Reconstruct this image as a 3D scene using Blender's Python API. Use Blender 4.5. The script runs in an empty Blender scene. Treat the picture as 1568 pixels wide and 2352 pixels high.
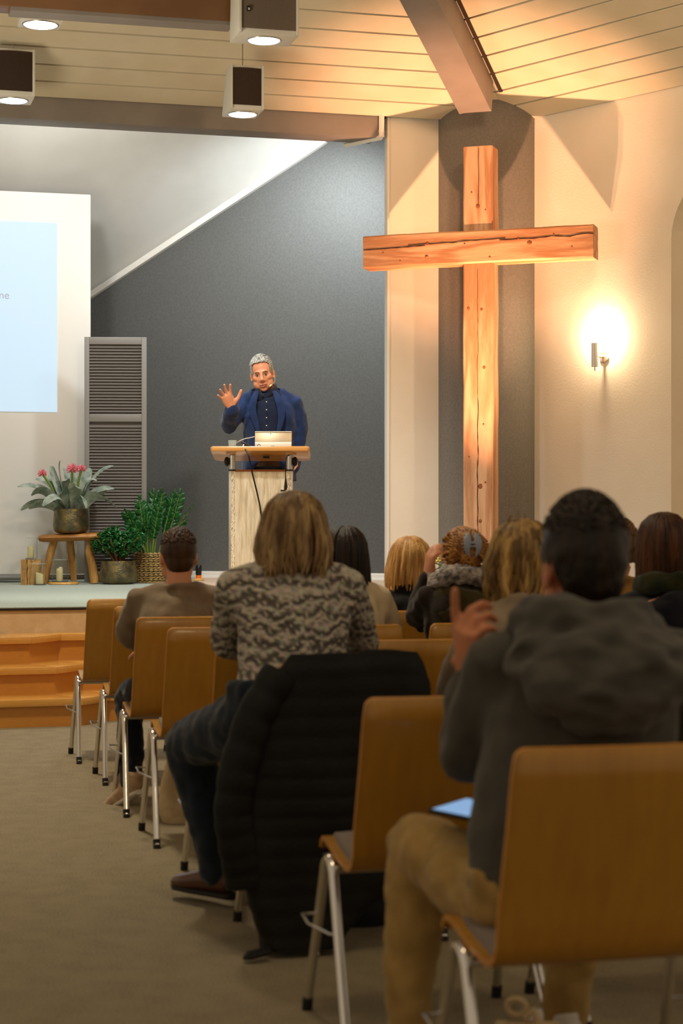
import bpy, bmesh, math, random
from mathutils import Vector as V, Matrix as Mx, Quaternion, noise as mn
random.seed(7)
PI = math.pi
scene = bpy.context.scene
COL = scene.collection

# ------------------------------------------------------------------ camera
FPX = 4300.0; CAMZ = 1.30; HOR = 1182.0
cam_data = bpy.data.cameras.new('camera')
cam = bpy.data.objects.new('camera', cam_data); COL.objects.link(cam)
cam.location = (0, 0, CAMZ); cam.rotation_euler = (PI/2, 0, 0)
cam_data.sensor_fit = 'HORIZONTAL'; cam_data.sensor_width = 24.0
cam_data.lens = FPX/1568*24.0
cam_data.shift_y = (HOR-1176)/1568.0
cam_data.clip_start = 0.05; cam_data.clip_end = 200
cam_data.dof.use_dof = True; cam_data.dof.focus_distance = 14.0; cam_data.dof.aperture_fstop = 4.0
scene.camera = cam

# ------------------------------------------------------------------ world, exposure
w = bpy.data.worlds.new('world'); scene.world = w; w.use_nodes = True
w.node_tree.nodes['Background'].inputs[0].default_value = (1.0, 0.80, 0.56, 1)
w.node_tree.nodes['Background'].inputs[1].default_value = 0.30
vs = scene.view_settings
vs.view_transform = 'Standard'; vs.look = 'None'; vs.gamma = 1.0; vs.use_curve_mapping = False
vs.exposure = 0.45

def aim(o, tgt):
    d = V(tgt)-o.location
    o.rotation_euler = d.to_track_quat('-Z', 'Y').to_euler()
def spot(name, loc, tgt, power, col, size_deg=60, blend=.5, radius=.08):
    l = bpy.data.lights.new(name, 'SPOT'); l.energy = power; l.color = col
    l.spot_size = math.radians(size_deg); l.spot_blend = blend; l.shadow_soft_size = radius
    o = bpy.data.objects.new(name, l); COL.objects.link(o); o.location = loc; aim(o, tgt); return o
def point(name, loc, power, col, radius=.03):
    l = bpy.data.lights.new(name, 'POINT'); l.energy = power; l.color = col; l.shadow_soft_size = radius
    o = bpy.data.objects.new(name, l); COL.objects.link(o); o.location = loc; return o

def P(x, y, d):                       # photo pixel at distance d -> point in the room (metres)
    return V(((x-784)/FPX*d, d, CAMZ+(HOR-y)/FPX*d))
R15 = math.radians(15)
UR = V((math.cos(R15), math.sin(R15), 0)); UF = V((-math.sin(R15), math.cos(R15), 0))
def UV(u, v, z): return UR*u + UF*v + V((0, 0, z))      # building axes: u to the right, v to the back

COOL = (0.86, 0.95, 1.0); NEUT = (1.0, 0.93, 0.80); WARM = (1.0, 0.72, 0.42); AMBER = (1.0, 0.40, 0.15)
# stage washes: lamps behind the stage beam, plus unseen fill added from the front
spot('wash_back', (-0.12, 16.45, 4.72), (-0.35, 17.8, 2.9), 270, (.88,.95,1.0), 150, .9, .10)
spot('wash_back_left', (-2.3, 15.0, 4.55), (-2.2, 17.4, 3.2), 120, (1.0,.98,.95), 150, .9, .10)
spot('fill_front', (-1.0, 10.2, 5.2), (-0.75, 13.6, 1.75), 340, (1.0,.97,.90), 44, .8, .12)  # unseen spot added to light the speaker and lectern
spot('fill_left', (-3.2, 11.2, 5.0), (-2.7, 15.8, 0.9), 330, (.97,.99,1.0), 60, .8, .12)  # unseen spot added to light the plants from the front
spot('hall_fill', (-1.6, 9.2, 5.4), (-1.7, 10.2, 0), 480, (1.0,.87,.64), 120, .8, .3)  # general fill added to lift the floor near the stage, no fixture
spot('hall_fill_right', (1.6, 9.6, 4.9), (1.9, 14.5, 2.6), 205, (1.0,.70,.43), 100, .9, .3)  # warm fill added for the cross and right wall, no fixture
spot('hall_fill_near', (0.2, 4.0, 5.2), (0.4, 5.2, 0), 70, (1.0,.76,.44), 130, .8, .4)  # weak fill added over the near rows, no fixture
spot('ceiling_fill', (-3.2, 9.6, 2.3), (-1.6, 13.2, 5.0), 240, (1.0,.87,.64), 95, .9, .6)     # unseen spot added to brighten the left ceiling planks
# amber uplights standing on the floor before the cross
spot('cross_uplight_a', (0.95, 13.32, 0.26), (1.06, 14.6, 4.25), 800, (1.0,.42,.20), 46, 1.0, .04)
spot('cross_uplight_b', (1.14, 13.27, 0.26), (1.12, 14.6, 4.25), 600, (1.0,.56,.32), 46, 1.0, .04)

# ------------------------------------------------------------------ mesh helpers
class MB:
    def __init__(s): s.v = []; s.f = []
    def add(s, vs_, fs):
        b = len(s.v); s.v += [V(p) for p in vs_]; s.f += [tuple(i+b for i in f) for f in fs]; return s
    def box(s, c, size, M=None):
        c = V(c); hx, hy, hz = size[0]/2, size[1]/2, size[2]/2
        vs_ = [V((x*hx, y*hy, z*hz)) for z in (-1, 1) for y in (-1, 1) for x in (-1, 1)]
        if M is not None: vs_ = [M @ p for p in vs_]
        return s.add([p+c for p in vs_], [(0,2,3,1),(4,5,7,6),(0,1,5,4),(2,6,7,3),(0,4,6,2),(1,3,7,5)])
    def hexa(s, a, b):                 # two quads (lists of 4) joined
        return s.add(list(a)+list(b), [(3,2,1,0),(4,5,6,7),(0,1,5,4),(1,2,6,5),(2,3,7,6),(3,0,4,7)])
    def prism(s, poly, ext):           # polygon (list of points) extruded by vector
        n = len(poly); ext = V(ext)
        return s.add([V(p) for p in poly]+[V(p)+ext for p in poly],
                     [tuple(range(n))[::-1], tuple(range(n, 2*n))]+[(i,(i+1)%n,(i+1)%n+n,i+n) for i in range(n)])
    def tube(s, pts, rad, n=10, side=None, caps=True, closed=False):
        pts = [V(p) for p in pts]; m = len(pts)
        if not isinstance(rad, (list, tuple)): rad = [rad]*m
        T = []
        for i in range(m):
            if closed: t = pts[(i+1)%m]-pts[i-1]
            else: t = pts[min(i+1, m-1)]-pts[max(i-1, 0)]
            T.append(t.normalized() if t.length > 1e-9 else V((0,0,1)))
        if side is None:
            side = V((0,0,1)) if abs(T[0].z) < .9 else V((1,0,0))
        sd = V(side); rings = []
        for i in range(m):
            sd = sd - T[i]*sd.dot(T[i])
            if sd.length < 1e-6: sd = T[i].orthogonal()
            sd.normalize(); bn = T[i].cross(sd)
            r = rad[i]; rx, ry = (r if isinstance(r, (list, tuple)) else (r, r))
            rings.append([pts[i]+sd*(rx*math.cos(2*PI*k/n))+bn*(ry*math.sin(2*PI*k/n)) for k in range(n)])
        vs_ = [p for rg in rings for p in rg]; fs = []
        for i in range(m if closed else m-1):
            j = (i+1) % m
            for k in range(n):
                k2 = (k+1) % n
                fs.append((i*n+k, i*n+k2, j*n+k2, j*n+k))
        if caps and not closed:
            fs.append(tuple(range(n))[::-1]); fs.append(tuple((m-1)*n+k for k in range(n)))
        return s.add(vs_, fs)
    def cyl(s, a, b, r, n=16): return s.tube([a, b], [r, r], n)
    def ell(s, c, r, M=None, nu=16, nv=10):
        c = V(c); vs_ = [V((0,0,r[2]))]; fs = []
        for j in range(1, nv):
            ph = PI*j/nv
            for i in range(nu):
                th = 2*PI*i/nu
                vs_.append(V((r[0]*math.sin(ph)*math.cos(th), r[1]*math.sin(ph)*math.sin(th), r[2]*math.cos(ph))))
        vs_.append(V((0,0,-r[2]))); L = len(vs_)-1
        for i in range(nu):
            fs.append((0, 1+i, 1+(i+1)%nu))
            b = 1+(nv-2)*nu
            fs.append((L, b+(i+1)%nu, b+i))
        for j in range(nv-2):
            for i in range(nu):
                a = 1+j*nu; b = a+nu; i2 = (i+1)%nu
                fs.append((a+i, b+i, b+i2, a+i2))
        if M is not None: vs_ = [M @ p for p in vs_]
        return s.add([p+c for p in vs_], fs)
    def lathe(s, prof, n=24, c=(0,0,0), close=False):
        c = V(c); vs_ = []; fs = []
        for r, z in prof:
            for k in range(n): vs_.append(c+V((r*math.cos(2*PI*k/n), r*math.sin(2*PI*k/n), z)))
        m = len(prof)
        for i in range(m if close else m-1):
            j = (i+1) % m
            for k in range(n): fs.append((i*n+k, i*n+(k+1)%n, j*n+(k+1)%n, j*n+k))
        if not close:
            fs.append(tuple(range(n))[::-1]); fs.append(tuple((m-1)*n+k for k in range(n)))
        return s.add(vs_, fs)
    def xf(s, M): s.v = [M @ p for p in s.v]; return s
    def mesh(s, name):
        me = bpy.data.meshes.new(name); me.from_pydata([tuple(p) for p in s.v], [], s.f); me.validate(); me.update(); return me

def fullm(o):
    m = o.matrix_basis.copy()
    while o.parent: o = o.parent; m = o.matrix_basis @ m
    return m
def link(name, me, mat, parent=None, world=False, smooth=True):
    o = bpy.data.objects.new(name, me); COL.objects.link(o)
    if mat: me.materials.clear(); me.materials.append(mat)
    if smooth: me.polygons.foreach_set('use_smooth', [True]*len(me.polygons))
    if parent:
        if world: me.transform(fullm(parent).inverted())
        o.parent = parent
    return o
def fixn(me):
    bm = bmesh.new(); bm.from_mesh(me); bmesh.ops.recalc_face_normals(bm, faces=bm.faces); bm.to_mesh(me); bm.free()
def build(mb, name, mat, parent=None, world=False, smooth=False, bevel=0, seg=2):
    me = mb.mesh(name); fixn(me)
    if bevel:
        bm = bmesh.new(); bm.from_mesh(me)
        ed = [e for e in bm.edges if len(e.link_faces) == 2 and e.calc_face_angle() > .5]
        bmesh.ops.bevel(bm, geom=ed, offset=bevel, segments=seg, affect='EDGES', profile=.5, clamp_overlap=True)
        bm.to_mesh(me); bm.free()
    o = link(name, me, mat, parent, world, False)
    if smooth or bevel:
        me.polygons.foreach_set('use_smooth', [True]*len(me.polygons))
        try: me.set_sharp_from_angle(angle=math.radians(38 if not smooth else 60))
        except Exception: pass
    return o
def remeshed(mb, voxel, smooth_it=3, fac=.5, folds=None):
    me0 = mb.mesh('tmp'); fixn(me0); o = bpy.data.objects.new('tmp', me0); COL.objects.link(o)
    m = o.modifiers.new('r', 'REMESH'); m.mode = 'VOXEL'; m.voxel_size = voxel; m.use_smooth_shade = True
    if smooth_it:
        sm = o.modifiers.new('s', 'SMOOTH'); sm.factor = fac; sm.iterations = smooth_it
    dg = bpy.context.evaluated_depsgraph_get(); dg.update()
    me = bpy.data.meshes.new_from_object(o.evaluated_get(dg), preserve_all_data_layers=False, depsgraph=dg)
    bpy.data.objects.remove(o); bpy.data.meshes.remove(me0)
    if folds:
        for (amp, sc, st) in folds:
            me.update(); nr = [v.normal.copy() for v in me.vertices]
            for i, v in enumerate(me.vertices):
                q = V((v.co.x*st[0], v.co.y*st[1], v.co.z*st[2]))*sc
                v.co += nr[i]*(amp*mn.noise(q))
    me.update(); return me
def tag(o, label=None, cat=None, group=None, kind=None):
    if label: o['label'] = label
    if cat: o['category'] = cat
    if group: o['group'] = group
    if kind: o['kind'] = kind
    return o
def empty(name, loc=(0,0,0), rz=0, label=None, cat=None, group=None):
    o = bpy.data.objects.new(name, None); COL.objects.link(o); o.location = loc; o.rotation_euler = (0,0,rz)
    o.empty_display_size = .1
    return tag(o, label, cat, group)
def copy_tree(o, parent=None):
    c = o.copy(); COL.objects.link(c); c.parent = parent
    for ch in list(o.children): copy_tree(ch, c)
    return c

# ------------------------------------------------------------------ materials
def hx(h):
    h = h.lstrip('#'); c = [int(h[i:i+2], 16)/255 for i in (0,2,4)]
    return tuple((x/12.92 if x <= .04045 else ((x+.055)/1.055)**2.4) for x in c)
def mat(name, col, rough=.6, metal=0.0, var=None, var2=None, bump=None, stretch=(1,1,1), emit=None, spec=.5, trans=0, alpha=1, island=0, sheen=0, ior=1.45, coat=0):
    """var=(scale, other colour) mixes by noise; bump=(scale, distance); stretch scales the coordinates"""
    m = bpy.data.materials.new(name); m.use_nodes = True; nt = m.node_tree; N = nt.nodes; L = nt.links
    b = N['Principled BSDF']; b.inputs['Roughness'].default_value = rough; b.inputs['Metallic'].default_value = metal
    b.inputs['Specular IOR Level'].default_value = spec; b.inputs['IOR'].default_value = ior
    b.inputs['Transmission Weight'].default_value = trans; b.inputs['Alpha'].default_value = alpha
    b.inputs['Sheen Weight'].default_value = sheen; b.inputs['Coat Weight'].default_value = coat
    c = hx(col) if isinstance(col, str) else col
    b.inputs['Base Color'].default_value = (*c, 1)
    tc = N.new('ShaderNodeTexCoord'); mp = N.new('ShaderNodeMapping'); mp.inputs['Scale'].default_value = stretch
    L.new(tc.outputs['Object'], mp.inputs['Vector'])
    out = None
    if var or island:
        rgb = N.new('ShaderNodeRGB'); rgb.outputs[0].default_value = (*c, 1); out = rgb.outputs[0]
    for v_ in (var, var2):
        if not v_: continue
        nz = N.new('ShaderNodeTexNoise'); nz.inputs['Scale'].default_value = v_[0]; nz.inputs['Detail'].default_value = 4
        L.new(mp.outputs[0], nz.inputs['Vector'])
        rp = N.new('ShaderNodeMapRange'); rp.inputs[1].default_value = .38; rp.inputs[2].default_value = .62
        L.new(nz.outputs['Fac'], rp.inputs[0])
        mx = N.new('ShaderNodeMix'); mx.data_type = 'RGBA'
        L.new(rp.outputs[0], mx.inputs['Factor']); L.new(out, mx.inputs['A'])
        c2 = hx(v_[1]) if isinstance(v_[1], str) else v_[1]
        mx.inputs['B'].default_value = (*c2, 1); out = mx.outputs['Result']
    if island:
        g = N.new('ShaderNodeNewGeometry'); mr = N.new('ShaderNodeMapRange')
        mr.inputs[3].default_value = 1-island; mr.inputs[4].default_value = 1+island
        L.new(g.outputs['Random Per Island'], mr.inputs[0])
        hs = N.new('ShaderNodeHueSaturation'); L.new(mr.outputs[0], hs.inputs['Value']); L.new(out, hs.inputs['Color']); out = hs.outputs[0]
    if out is not None: L.new(out, b.inputs['Base Color'])
    if bump:
        nb = N.new('ShaderNodeTexNoise'); nb.inputs['Scale'].default_value = bump[0]; nb.inputs['Detail'].default_value = 3
        L.new(mp.outputs[0], nb.inputs['Vector'])
        bp = N.new('ShaderNodeBump'); bp.inputs['Distance'].default_value = bump[1]; bp.inputs['Strength'].default_value = 1
        L.new(nb.outputs['Fac'], bp.inputs['Height']); L.new(bp.outputs[0], b.inputs['Normal'])
    if emit:
        b.inputs['Emission Color'].default_value = (*emit[0], 1); b.inputs['Emission Strength'].default_value = emit[1]
    return m
def weave(m, scale, dist, dark=.75):
    """woven cloth: crossed fine waves as relief and slight tone"""
    nt = m.node_tree; N = nt.nodes; L = nt.links; b = N['Principled BSDF']
    tc = N.new('ShaderNodeTexCoord'); hs = []
    for d in ('X', 'Z'):
        wv = N.new('ShaderNodeTexWave'); wv.wave_type = 'BANDS'; wv.bands_direction = d
        wv.inputs['Scale'].default_value = scale; wv.inputs['Distortion'].default_value = 3; wv.inputs['Detail'].default_value = 2
        L.new(tc.outputs['Object'], wv.inputs['Vector']); hs.append(wv.outputs['Fac'])
    ad = N.new('ShaderNodeMath'); L.new(hs[0], ad.inputs[0]); L.new(hs[1], ad.inputs[1])
    bp = N.new('ShaderNodeBump'); bp.inputs['Distance'].default_value = dist; L.new(ad.outputs[0], bp.inputs['Height'])
    L.new(bp.outputs[0], b.inputs['Normal']); return m
def woodmat(name, c1, c2, axis='Z', scale=6.0, stretch=.07, rough=.45, rings=True, bump=.0008, knots=None, coat=0, amp=.28):
    m = bpy.data.materials.new(name); m.use_nodes = True; nt = m.node_tree; N = nt.nodes; L = nt.links
    b = N['Principled BSDF']; b.inputs['Roughness'].default_value = rough; b.inputs['Coat Weight'].default_value = coat
    tc = N.new('ShaderNodeTexCoord'); mp = N.new('ShaderNodeMapping')
    s = {'X': (stretch,1,1), 'Y': (1,stretch,1), 'Z': (1,1,stretch)}[axis]; mp.inputs['Scale'].default_value = s
    L.new(tc.outputs['Object'], mp.inputs['Vector'])
    n1 = N.new('ShaderNodeTexNoise'); n1.inputs['Scale'].default_value = scale; n1.inputs['Detail'].default_value = 2; n1.inputs['Distortion'].default_value = .4
    L.new(mp.outputs[0], n1.inputs['Vector'])
    mul = N.new('ShaderNodeMath'); mul.operation = 'MULTIPLY'; mul.inputs[1].default_value = 26 if rings else 5
    L.new(n1.outputs['Fac'], mul.inputs[0])
    sn = N.new('ShaderNodeMath'); sn.operation = 'SINE'; L.new(mul.outputs[0], sn.inputs[0])
    n2 = N.new('ShaderNodeTexNoise'); n2.inputs['Scale'].default_value = scale*14; n2.inputs['Detail'].default_value = 3
    L.new(mp.outputs[0], n2.inputs['Vector'])
    ad = N.new('ShaderNodeMath'); ad.operation = 'MULTIPLY_ADD'; ad.inputs[1].default_value = amp; ad.inputs[2].default_value = .0
    L.new(sn.outputs[0], ad.inputs[0])
    ad2 = N.new('ShaderNodeMath'); ad2.operation = 'ADD'; L.new(ad.outputs[0], ad2.inputs[0]); L.new(n2.outputs['Fac'], ad2.inputs[1])
    mx = N.new('ShaderNodeMix'); mx.data_type = 'RGBA'
    mx.inputs['A'].default_value = (*hx(c1), 1); mx.inputs['B'].default_value = (*hx(c2), 1)
    cl = N.new('ShaderNodeClamp'); L.new(ad2.outputs[0], cl.inputs[0]); L.new(cl.outputs[0], mx.inputs['Factor'])
    L.new(mx.outputs['Result'], b.inputs['Base Color'])
    if bump:
        bp = N.new('ShaderNodeBump'); bp.inputs['Distance'].default_value = bump; L.new(ad2.outputs[0], bp.inputs['Height']); L.new(bp.outputs[0], b.inputs['Normal'])
    return m

M = {}
M['plaster'] = mat('plaster', '#e9e0d0', .9, var=(1.5, '#e3d8c6'), bump=(60, .001))
M['plank'] = mat('plank', '#d8cdb4', .55, var=(3, '#d2c6ab'), stretch=(1,1,1))
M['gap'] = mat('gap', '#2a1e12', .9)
M['beam'] = mat('beam', '#8c837c', .6, var=(4, '#857c75'))
M['tie'] = mat('tie', '#805c3c', .45, var=(4, '#785538'))
M['dark'] = weave(mat('dark_cloth', '#6d6d6a', .95, var=(60, '#656562')), 160, .0006)
M['column'] = weave(mat('column_cloth', '#837e76', .95, var=(60, '#7a756d')), 120, .0006)
M['white'] = mat('white_paint', '#e9e6de', .55)
M['apse'] = mat('apse_ceiling', '#d9d7d0', .85, var=(2, '#d2d0c9'))
M['screen'] = mat('screen_cloth', '#eae6de', .85)
M['image'] = mat('projected', (.16,.20,.24), .8, emit=((.68,.86,1.0), .58))
M['imgtext'] = mat('projected_text', (.14,.14,.17), .8, emit=((.66,.66,.76), .36))
M['carpet'] = mat('carpet', '#8a7c60', 1.0, var=(9, '#776a50'), var2=(150, '#9d9076'), bump=(260, .006))
M['stage_carpet'] = mat('stage_carpet', '#b9c0b2', 1.0, var=(220, '#8f9788'), bump=(280, .004))
M['stage_beige'] = mat('stage_beige', '#cdb397', .9, var=(30, '#c5a98c'), bump=(120, .001))
M['riser'] = mat('stage_riser', '#d2b48c', .8, var=(14, '#c8a87e'), bump=(90, .001))
M['stepwood'] = woodmat('step_wood', '#c98a3c', '#b97a2e', 'X', 5, .15, .28, rings=False, bump=.0002, coat=.3)
M['steptop'] = woodmat('step_top_wood', '#dca452', '#c98e3e', 'X', 5, .15, .22, rings=False, bump=.0002, coat=.4)
M['cross'] = woodmat('cross_wood', '#d8a880', '#b47c52', 'Z', 6, .12, .6, bump=.0012, amp=.5)
M['crossbar'] = woodmat('crossbar_wood', '#d5a47a', '#ad754a', 'X', 6, .12, .6, bump=.0012, amp=.5)
M['knot'] = mat('knot', '#a05c34', .6, var=(60, '#7e4422'))
M['crack'] = mat('crack', '#3a1d0c', .9)
M['ply'] = woodmat('plywood', '#b5842a', '#9c6a1c', 'Z', 3, .10, .36, rings=False, bump=.0001, coat=.15)
M['plyedge'] = mat('ply_edge', '#cc8a34', .45, var=(60, '#b87a2c'))
M['chrome'] = mat('chrome', (.72,.70,.67), .12, 1.0)
M['steel'] = mat('steel', (.55,.54,.52), .3, 1.0)
M['rubber'] = mat('rubber', '#14120f', .7)
M['seat_fabric'] = mat('seat_fabric', '#857a72', .95, var=(220, '#6f655e'), bump=(300, .001))
M['black'] = mat('black_plastic', '#0e0e0f', .45)
M['lampwhite'] = mat('lamp_white', '#d8d5cc', .5)
M['grille'] = mat('grille', '#3f2d22', .8, var=(300, '#2e2018'))
M['grille2'] = mat('grille_light', '#75675b', .8, var=(300, '#685b50'))
M['lens'] = mat('lamp_lens', (.9,.95,1), .3, emit=((.85,.96,1.0), 7.0), var=(90, (.5,.6,.65)))
M['brass'] = mat('brass', '#8a7a52', .38, .85, var=(16, '#5d5a48'), bump=(90, .004))
M['soil'] = mat('soil', '#1c140d', 1)
M['basket'] = mat('basket', '#a58a55', .8, var=(60, '#7c6336'), bump=(150, .002))
M['rawwood'] = woodmat('raw_wood', '#c99a52', '#8c5c22', 'Z', 8, .12, .6, bump=.003)
M['rawtop'] = woodmat('raw_top', '#b98240', '#8c5a20', 'X', 8, .12, .5, bump=.003)
M['log'] = woodmat('log_wood', '#cfa86a', '#9a6c34', 'Z', 10, .12, .75, bump=.006)
M['wax'] = mat('wax', '#efe6b4', .45, spec=.4)
M['wick'] = mat('wick', '#181410', 1)
M['glass'] = mat('glass', (.97,.99,.98), .02, trans=1.0, ior=1.12)
M['glassrim'] = mat('glass_rim', (.8,.88,.86), .05, trans=.8, ior=1.35)
M['water'] = mat('water', (.92,.96,.97), .02, trans=1.0, ior=1.2)
M['leafg'] = mat('leaf_green', '#286b2e', .3, var=(25, '#184a1d'), island=.35)
M['leafd'] = mat('leaf_dark', '#1f5c26', .28, var=(18, '#123c17'), island=.35)
M['stem'] = mat('stem_green', '#6f8a3a', .5)
M['twig'] = mat('twig', '#7a5230', .8)
M['brom'] = mat('bromeliad_leaf', '#7f8d7c', .42, var=(30, '#5b7060'), var2=(12, '#a3ab9c'))
M['pink'] = mat('pink_bract', '#e58a90', .6, var=(40, '#d06a76'))
M['louver'] = mat('louver_grey', '#8d8a86', .5)
M['slat'] = mat('slat_grey', '#6f6963', .5)
M['podwood'] = woodmat('podium_wood', '#d29a55', '#c08640', 'X', 5, .12, .3, rings=False, bump=.0002, coat=.3)
M['podedge'] = mat('podium_edge', '#c8742a', .4)
M['alu'] = mat('aluminium', (.72,.70,.66), .32, .9)
M['linen'] = mat('linen', '#e0d3ba', .95, var=(14, '#cdbd9f'), stretch=(2.2,2.2,.22), bump=(26, .02))
M['fringe'] = mat('fringe', '#e6dac2', .9, island=.15)
M['laptop'] = mat('laptop_back', '#a08f72', .38, .25)
M['laptop2'] = mat('laptop_stand', '#c4c0b6', .4, .1)
M['cable'] = mat('cable_black', '#0c0c0c', .5)
M['cablew'] = mat('cable_white', '#cfccc4', .5)
M['orange'] = mat('orange_ring', '#f0761a', .4)
M['lightwood'] = mat('light_wood', '#dca95a', .4, var=(30, '#cf9a4a'))
M['bargrey'] = mat('bar_grey', '#77756f', .5)
# ================================================================== THE SETTING
def struct(o): o['kind'] = 'structure'; return o
# hall floor
struct(build(MB().box((0, 8.5, -.05), (16, 25, .1)), 'floor', M['carpet']))
tag(bpy.data.objects['floor'], 'brown-grey speckled carpet of the hall')

# main ceiling: two planked slopes meeting at a hip over the cross
EZ = 4.506; SL = .29
C0 = V((1.38, 15.37, 0)); HIP = V((-.296, -.955, 0)); HN = .8459
WR = V((.65, -.76, 0)).normalized(); WIN = V((-.76, -.65, 0)).normalized()
def hip(t): return C0+HIP*(t/HN)+V((0,0,EZ+SL*t))
PITCH = .2405
cl = empty('ceiling', (0, 0, 0)); struct(cl); tag(cl, 'cream plank ceiling sloping up in two planes from the eaves')
for side in (0, 1):
    dirv = -UR if side == 0 else WR
    L_ = 9.0 if side == 0 else 6.5
    up = V((0,0,.02))
    for i in range(28):
        t0 = i*PITCH+.011; t1 = (i+1)*PITCH-.011
        a, b = hip(t0), hip(t1)
        q = [a, b, b+dirv*L_, a+dirv*L_]
        build(MB().hexa(q, [p+up for p in q]), 'plank', M['plank'], cl, world=True)
    a, b = hip(-.25), hip(28*PITCH)
    q = [p+V((0,0,.022)) for p in (a, b, b+dirv*L_, a+dirv*L_)]
    build(MB().hexa(q, [p+V((0,0,.06)) for p in q]), 'ceiling_backing', M['gap'], cl, world=True)

# hip beam running down to the column
def beam_seg(name, p0, p1, wd, ht, m, parent=None, extra=V((0,0,0))):
    d = (p1-p0).normalized(); sd = d.cross(V((0,0,1))).normalized()*(wd/2); dn = d.cross(sd).normalized()
    if dn.z > 0: dn = -dn
    dn = dn*ht
    a = [p0-sd, p0+sd, p0+sd+dn, p0-sd+dn]; b = [p1-sd, p1+sd, p1+sd+dn, p1-sd+dn]
    return build(MB().hexa(a, b), name, m, parent, bevel=.004)
hb = beam_seg('trim_1', hip(.62)+V((-.10,0,-.0)), hip(7.0)+V((-.10,0,0)), .26, .26, M['beam'])
struct(hb); tag(hb, 'taupe hip beam running down between the ceiling slopes to the column')
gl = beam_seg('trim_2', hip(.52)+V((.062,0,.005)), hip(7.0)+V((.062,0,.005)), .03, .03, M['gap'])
struct(gl); tag(gl, 'dark joint along the right of the hip beam')

# stage beam across the opening (seen face and soffit)
VB = 14.49
def ubox(name, u0, u1, v0, v1, z0, z1, m, bevel=0, parent=None):
    poly = [UV(u0,v0,z0), UV(u1,v0,z0), UV(u1,v1,z0), UV(u0,v1,z0)]
    return build(MB().prism(poly, (0,0,z1-z0)), name, m, parent, bevel=bevel)
sb = ubox('trim_3', -3.5, 4.19, VB, VB+.25, 4.335, 4.62, M['beam'], .004); struct(sb); tag(sb, 'taupe beam across the top of the stage opening')
fw = ubox('wall_light_stop', -3.5, 4.9, VB+.26, VB+.34, 4.45, 7.0, M['plaster']); struct(fw)  # unseen wall added to keep light from leaking in above the beam
tb_d = 12.3
tie = ubox('trim_4', -3.0, 2.50, 12.02, 12.22, 4.53, 5.6, M['tie'], .004); struct(tie); tag(tie, 'brown boxed beam at the top left of the ceiling')
tie2 = ubox('trim_5', 1.05, 2.49, 12.03, 12.20, 4.505, 4.53, M['beam']); struct(tie2); tag(tie2, 'dark underside strip of the brown beam')

# stage
def stage_poly(pts, z0, z1, name, m):
    return build(MB().prism([V((x, y, z0)) for x, y in pts], (0,0,z1-z0)), name, m)
SZ = .69
def onfront(X, off=0): return (X, 12.36+.268*(X+1.947)+off)
pl = [onfront(-7), onfront(-1.37), (-1.37, 17.52), (-1.37, 18.4), (-7.4, 20.6)]
struct(tag(stage_poly(pl, SZ-.012, SZ, 'floor_stage', M['stage_carpet']), 'pale grey-green carpet on the stage'))
pr = [onfront(-1.37), onfront(.45), (.45, 17.6), (-1.37, 18.4)]
struct(tag(stage_poly(pr, SZ-.012, SZ, 'floor_stage_right', M['stage_beige']), 'beige floor of the stage below the dark wall'))
pw = [onfront(-7, .012), onfront(.45, .012), (.45, 17.6), (-7.4, 20.6)]
struct(tag(stage_poly(pw, 0, SZ-.012, 'wall_stage_riser', M['riser']), 'beige plaster front of the stage'))
pe = [onfront(-7, -.004), onfront(.45, -.004), onfront(.45, .012), onfront(-7, .012)]
struct(tag(stage_poly(pe, SZ-.022, SZ-.006, 'trim_6', M['gap']), 'dark carpet edge of the stage'))

# wooden steps, three polygonal treads
stp = empty('stage_steps', (-2.4, 11.8, 0), 0, 'polygonal varnished wooden steps leading up to the stage', 'steps')
def off_poly(w_):
    # front polyline offset inwards by w_
    a1, a2, a3 = math.radians(16), math.radians(64), math.radians(12)
    p1 = V((-1.585, 11.50)); L2 = .30
    lines = []
    q = p1+V((math.cos(a2), math.sin(a2)))*L2
    for p, a in ((p1, a1), (p1, a2), (q, a3)):
        nrm = V((-math.sin(a), math.cos(a))); lines.append((p+nrm*w_, V((math.cos(a), math.sin(a)))))
    def isec(A, B):
        (p, d), (q_, e) = A, B
        det = d.x*(-e.y)+e.x*d.y; r = q_-p
        t = (r.x*(-e.y)+e.x*r.y)/det; return p+d*t
    b1 = isec(lines[0], lines[1]); b2 = isec(lines[1], lines[2])
    s0 = b1-lines[0][1]*4.6; e0 = b2+lines[2][1]*(1.3-w_)
    return [s0, b1, b2, e0]
for k in range(3):
    zt = .173*(k+1); z0 = .173*k
    f0 = off_poly(.28*k); f1 = off_poly(.28*k+.03); bk = off_poly(.28*(k+1)+.06)
    for j in range(3):                                             # riser boards
        p = [V((q.x, q.y, z0)) for q in (f1[j], f1[j+1])]
        n = [V((q.x, q.y, z0)) for q in (off_poly(.28*k+.055)[j], off_poly(.28*k+.055)[j+1])]
        build(MB().prism([p[0], p[1], n[1], n[0]], (0,0,.173-.045)), 'riser_board', M['stepwood'], stp, world=True)
        p = [V((q.x, q.y, zt-.045)) for q in (f0[j], f0[j+1])]
        n = [V((q.x, q.y, zt-.045)) for q in (bk[j], bk[j+1])]
        build(MB().prism([p[0], p[1], n[1], n[0]], (0,0,.045)), 'tread_board', M['steptop'], stp, world=True, bevel=.004)

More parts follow.
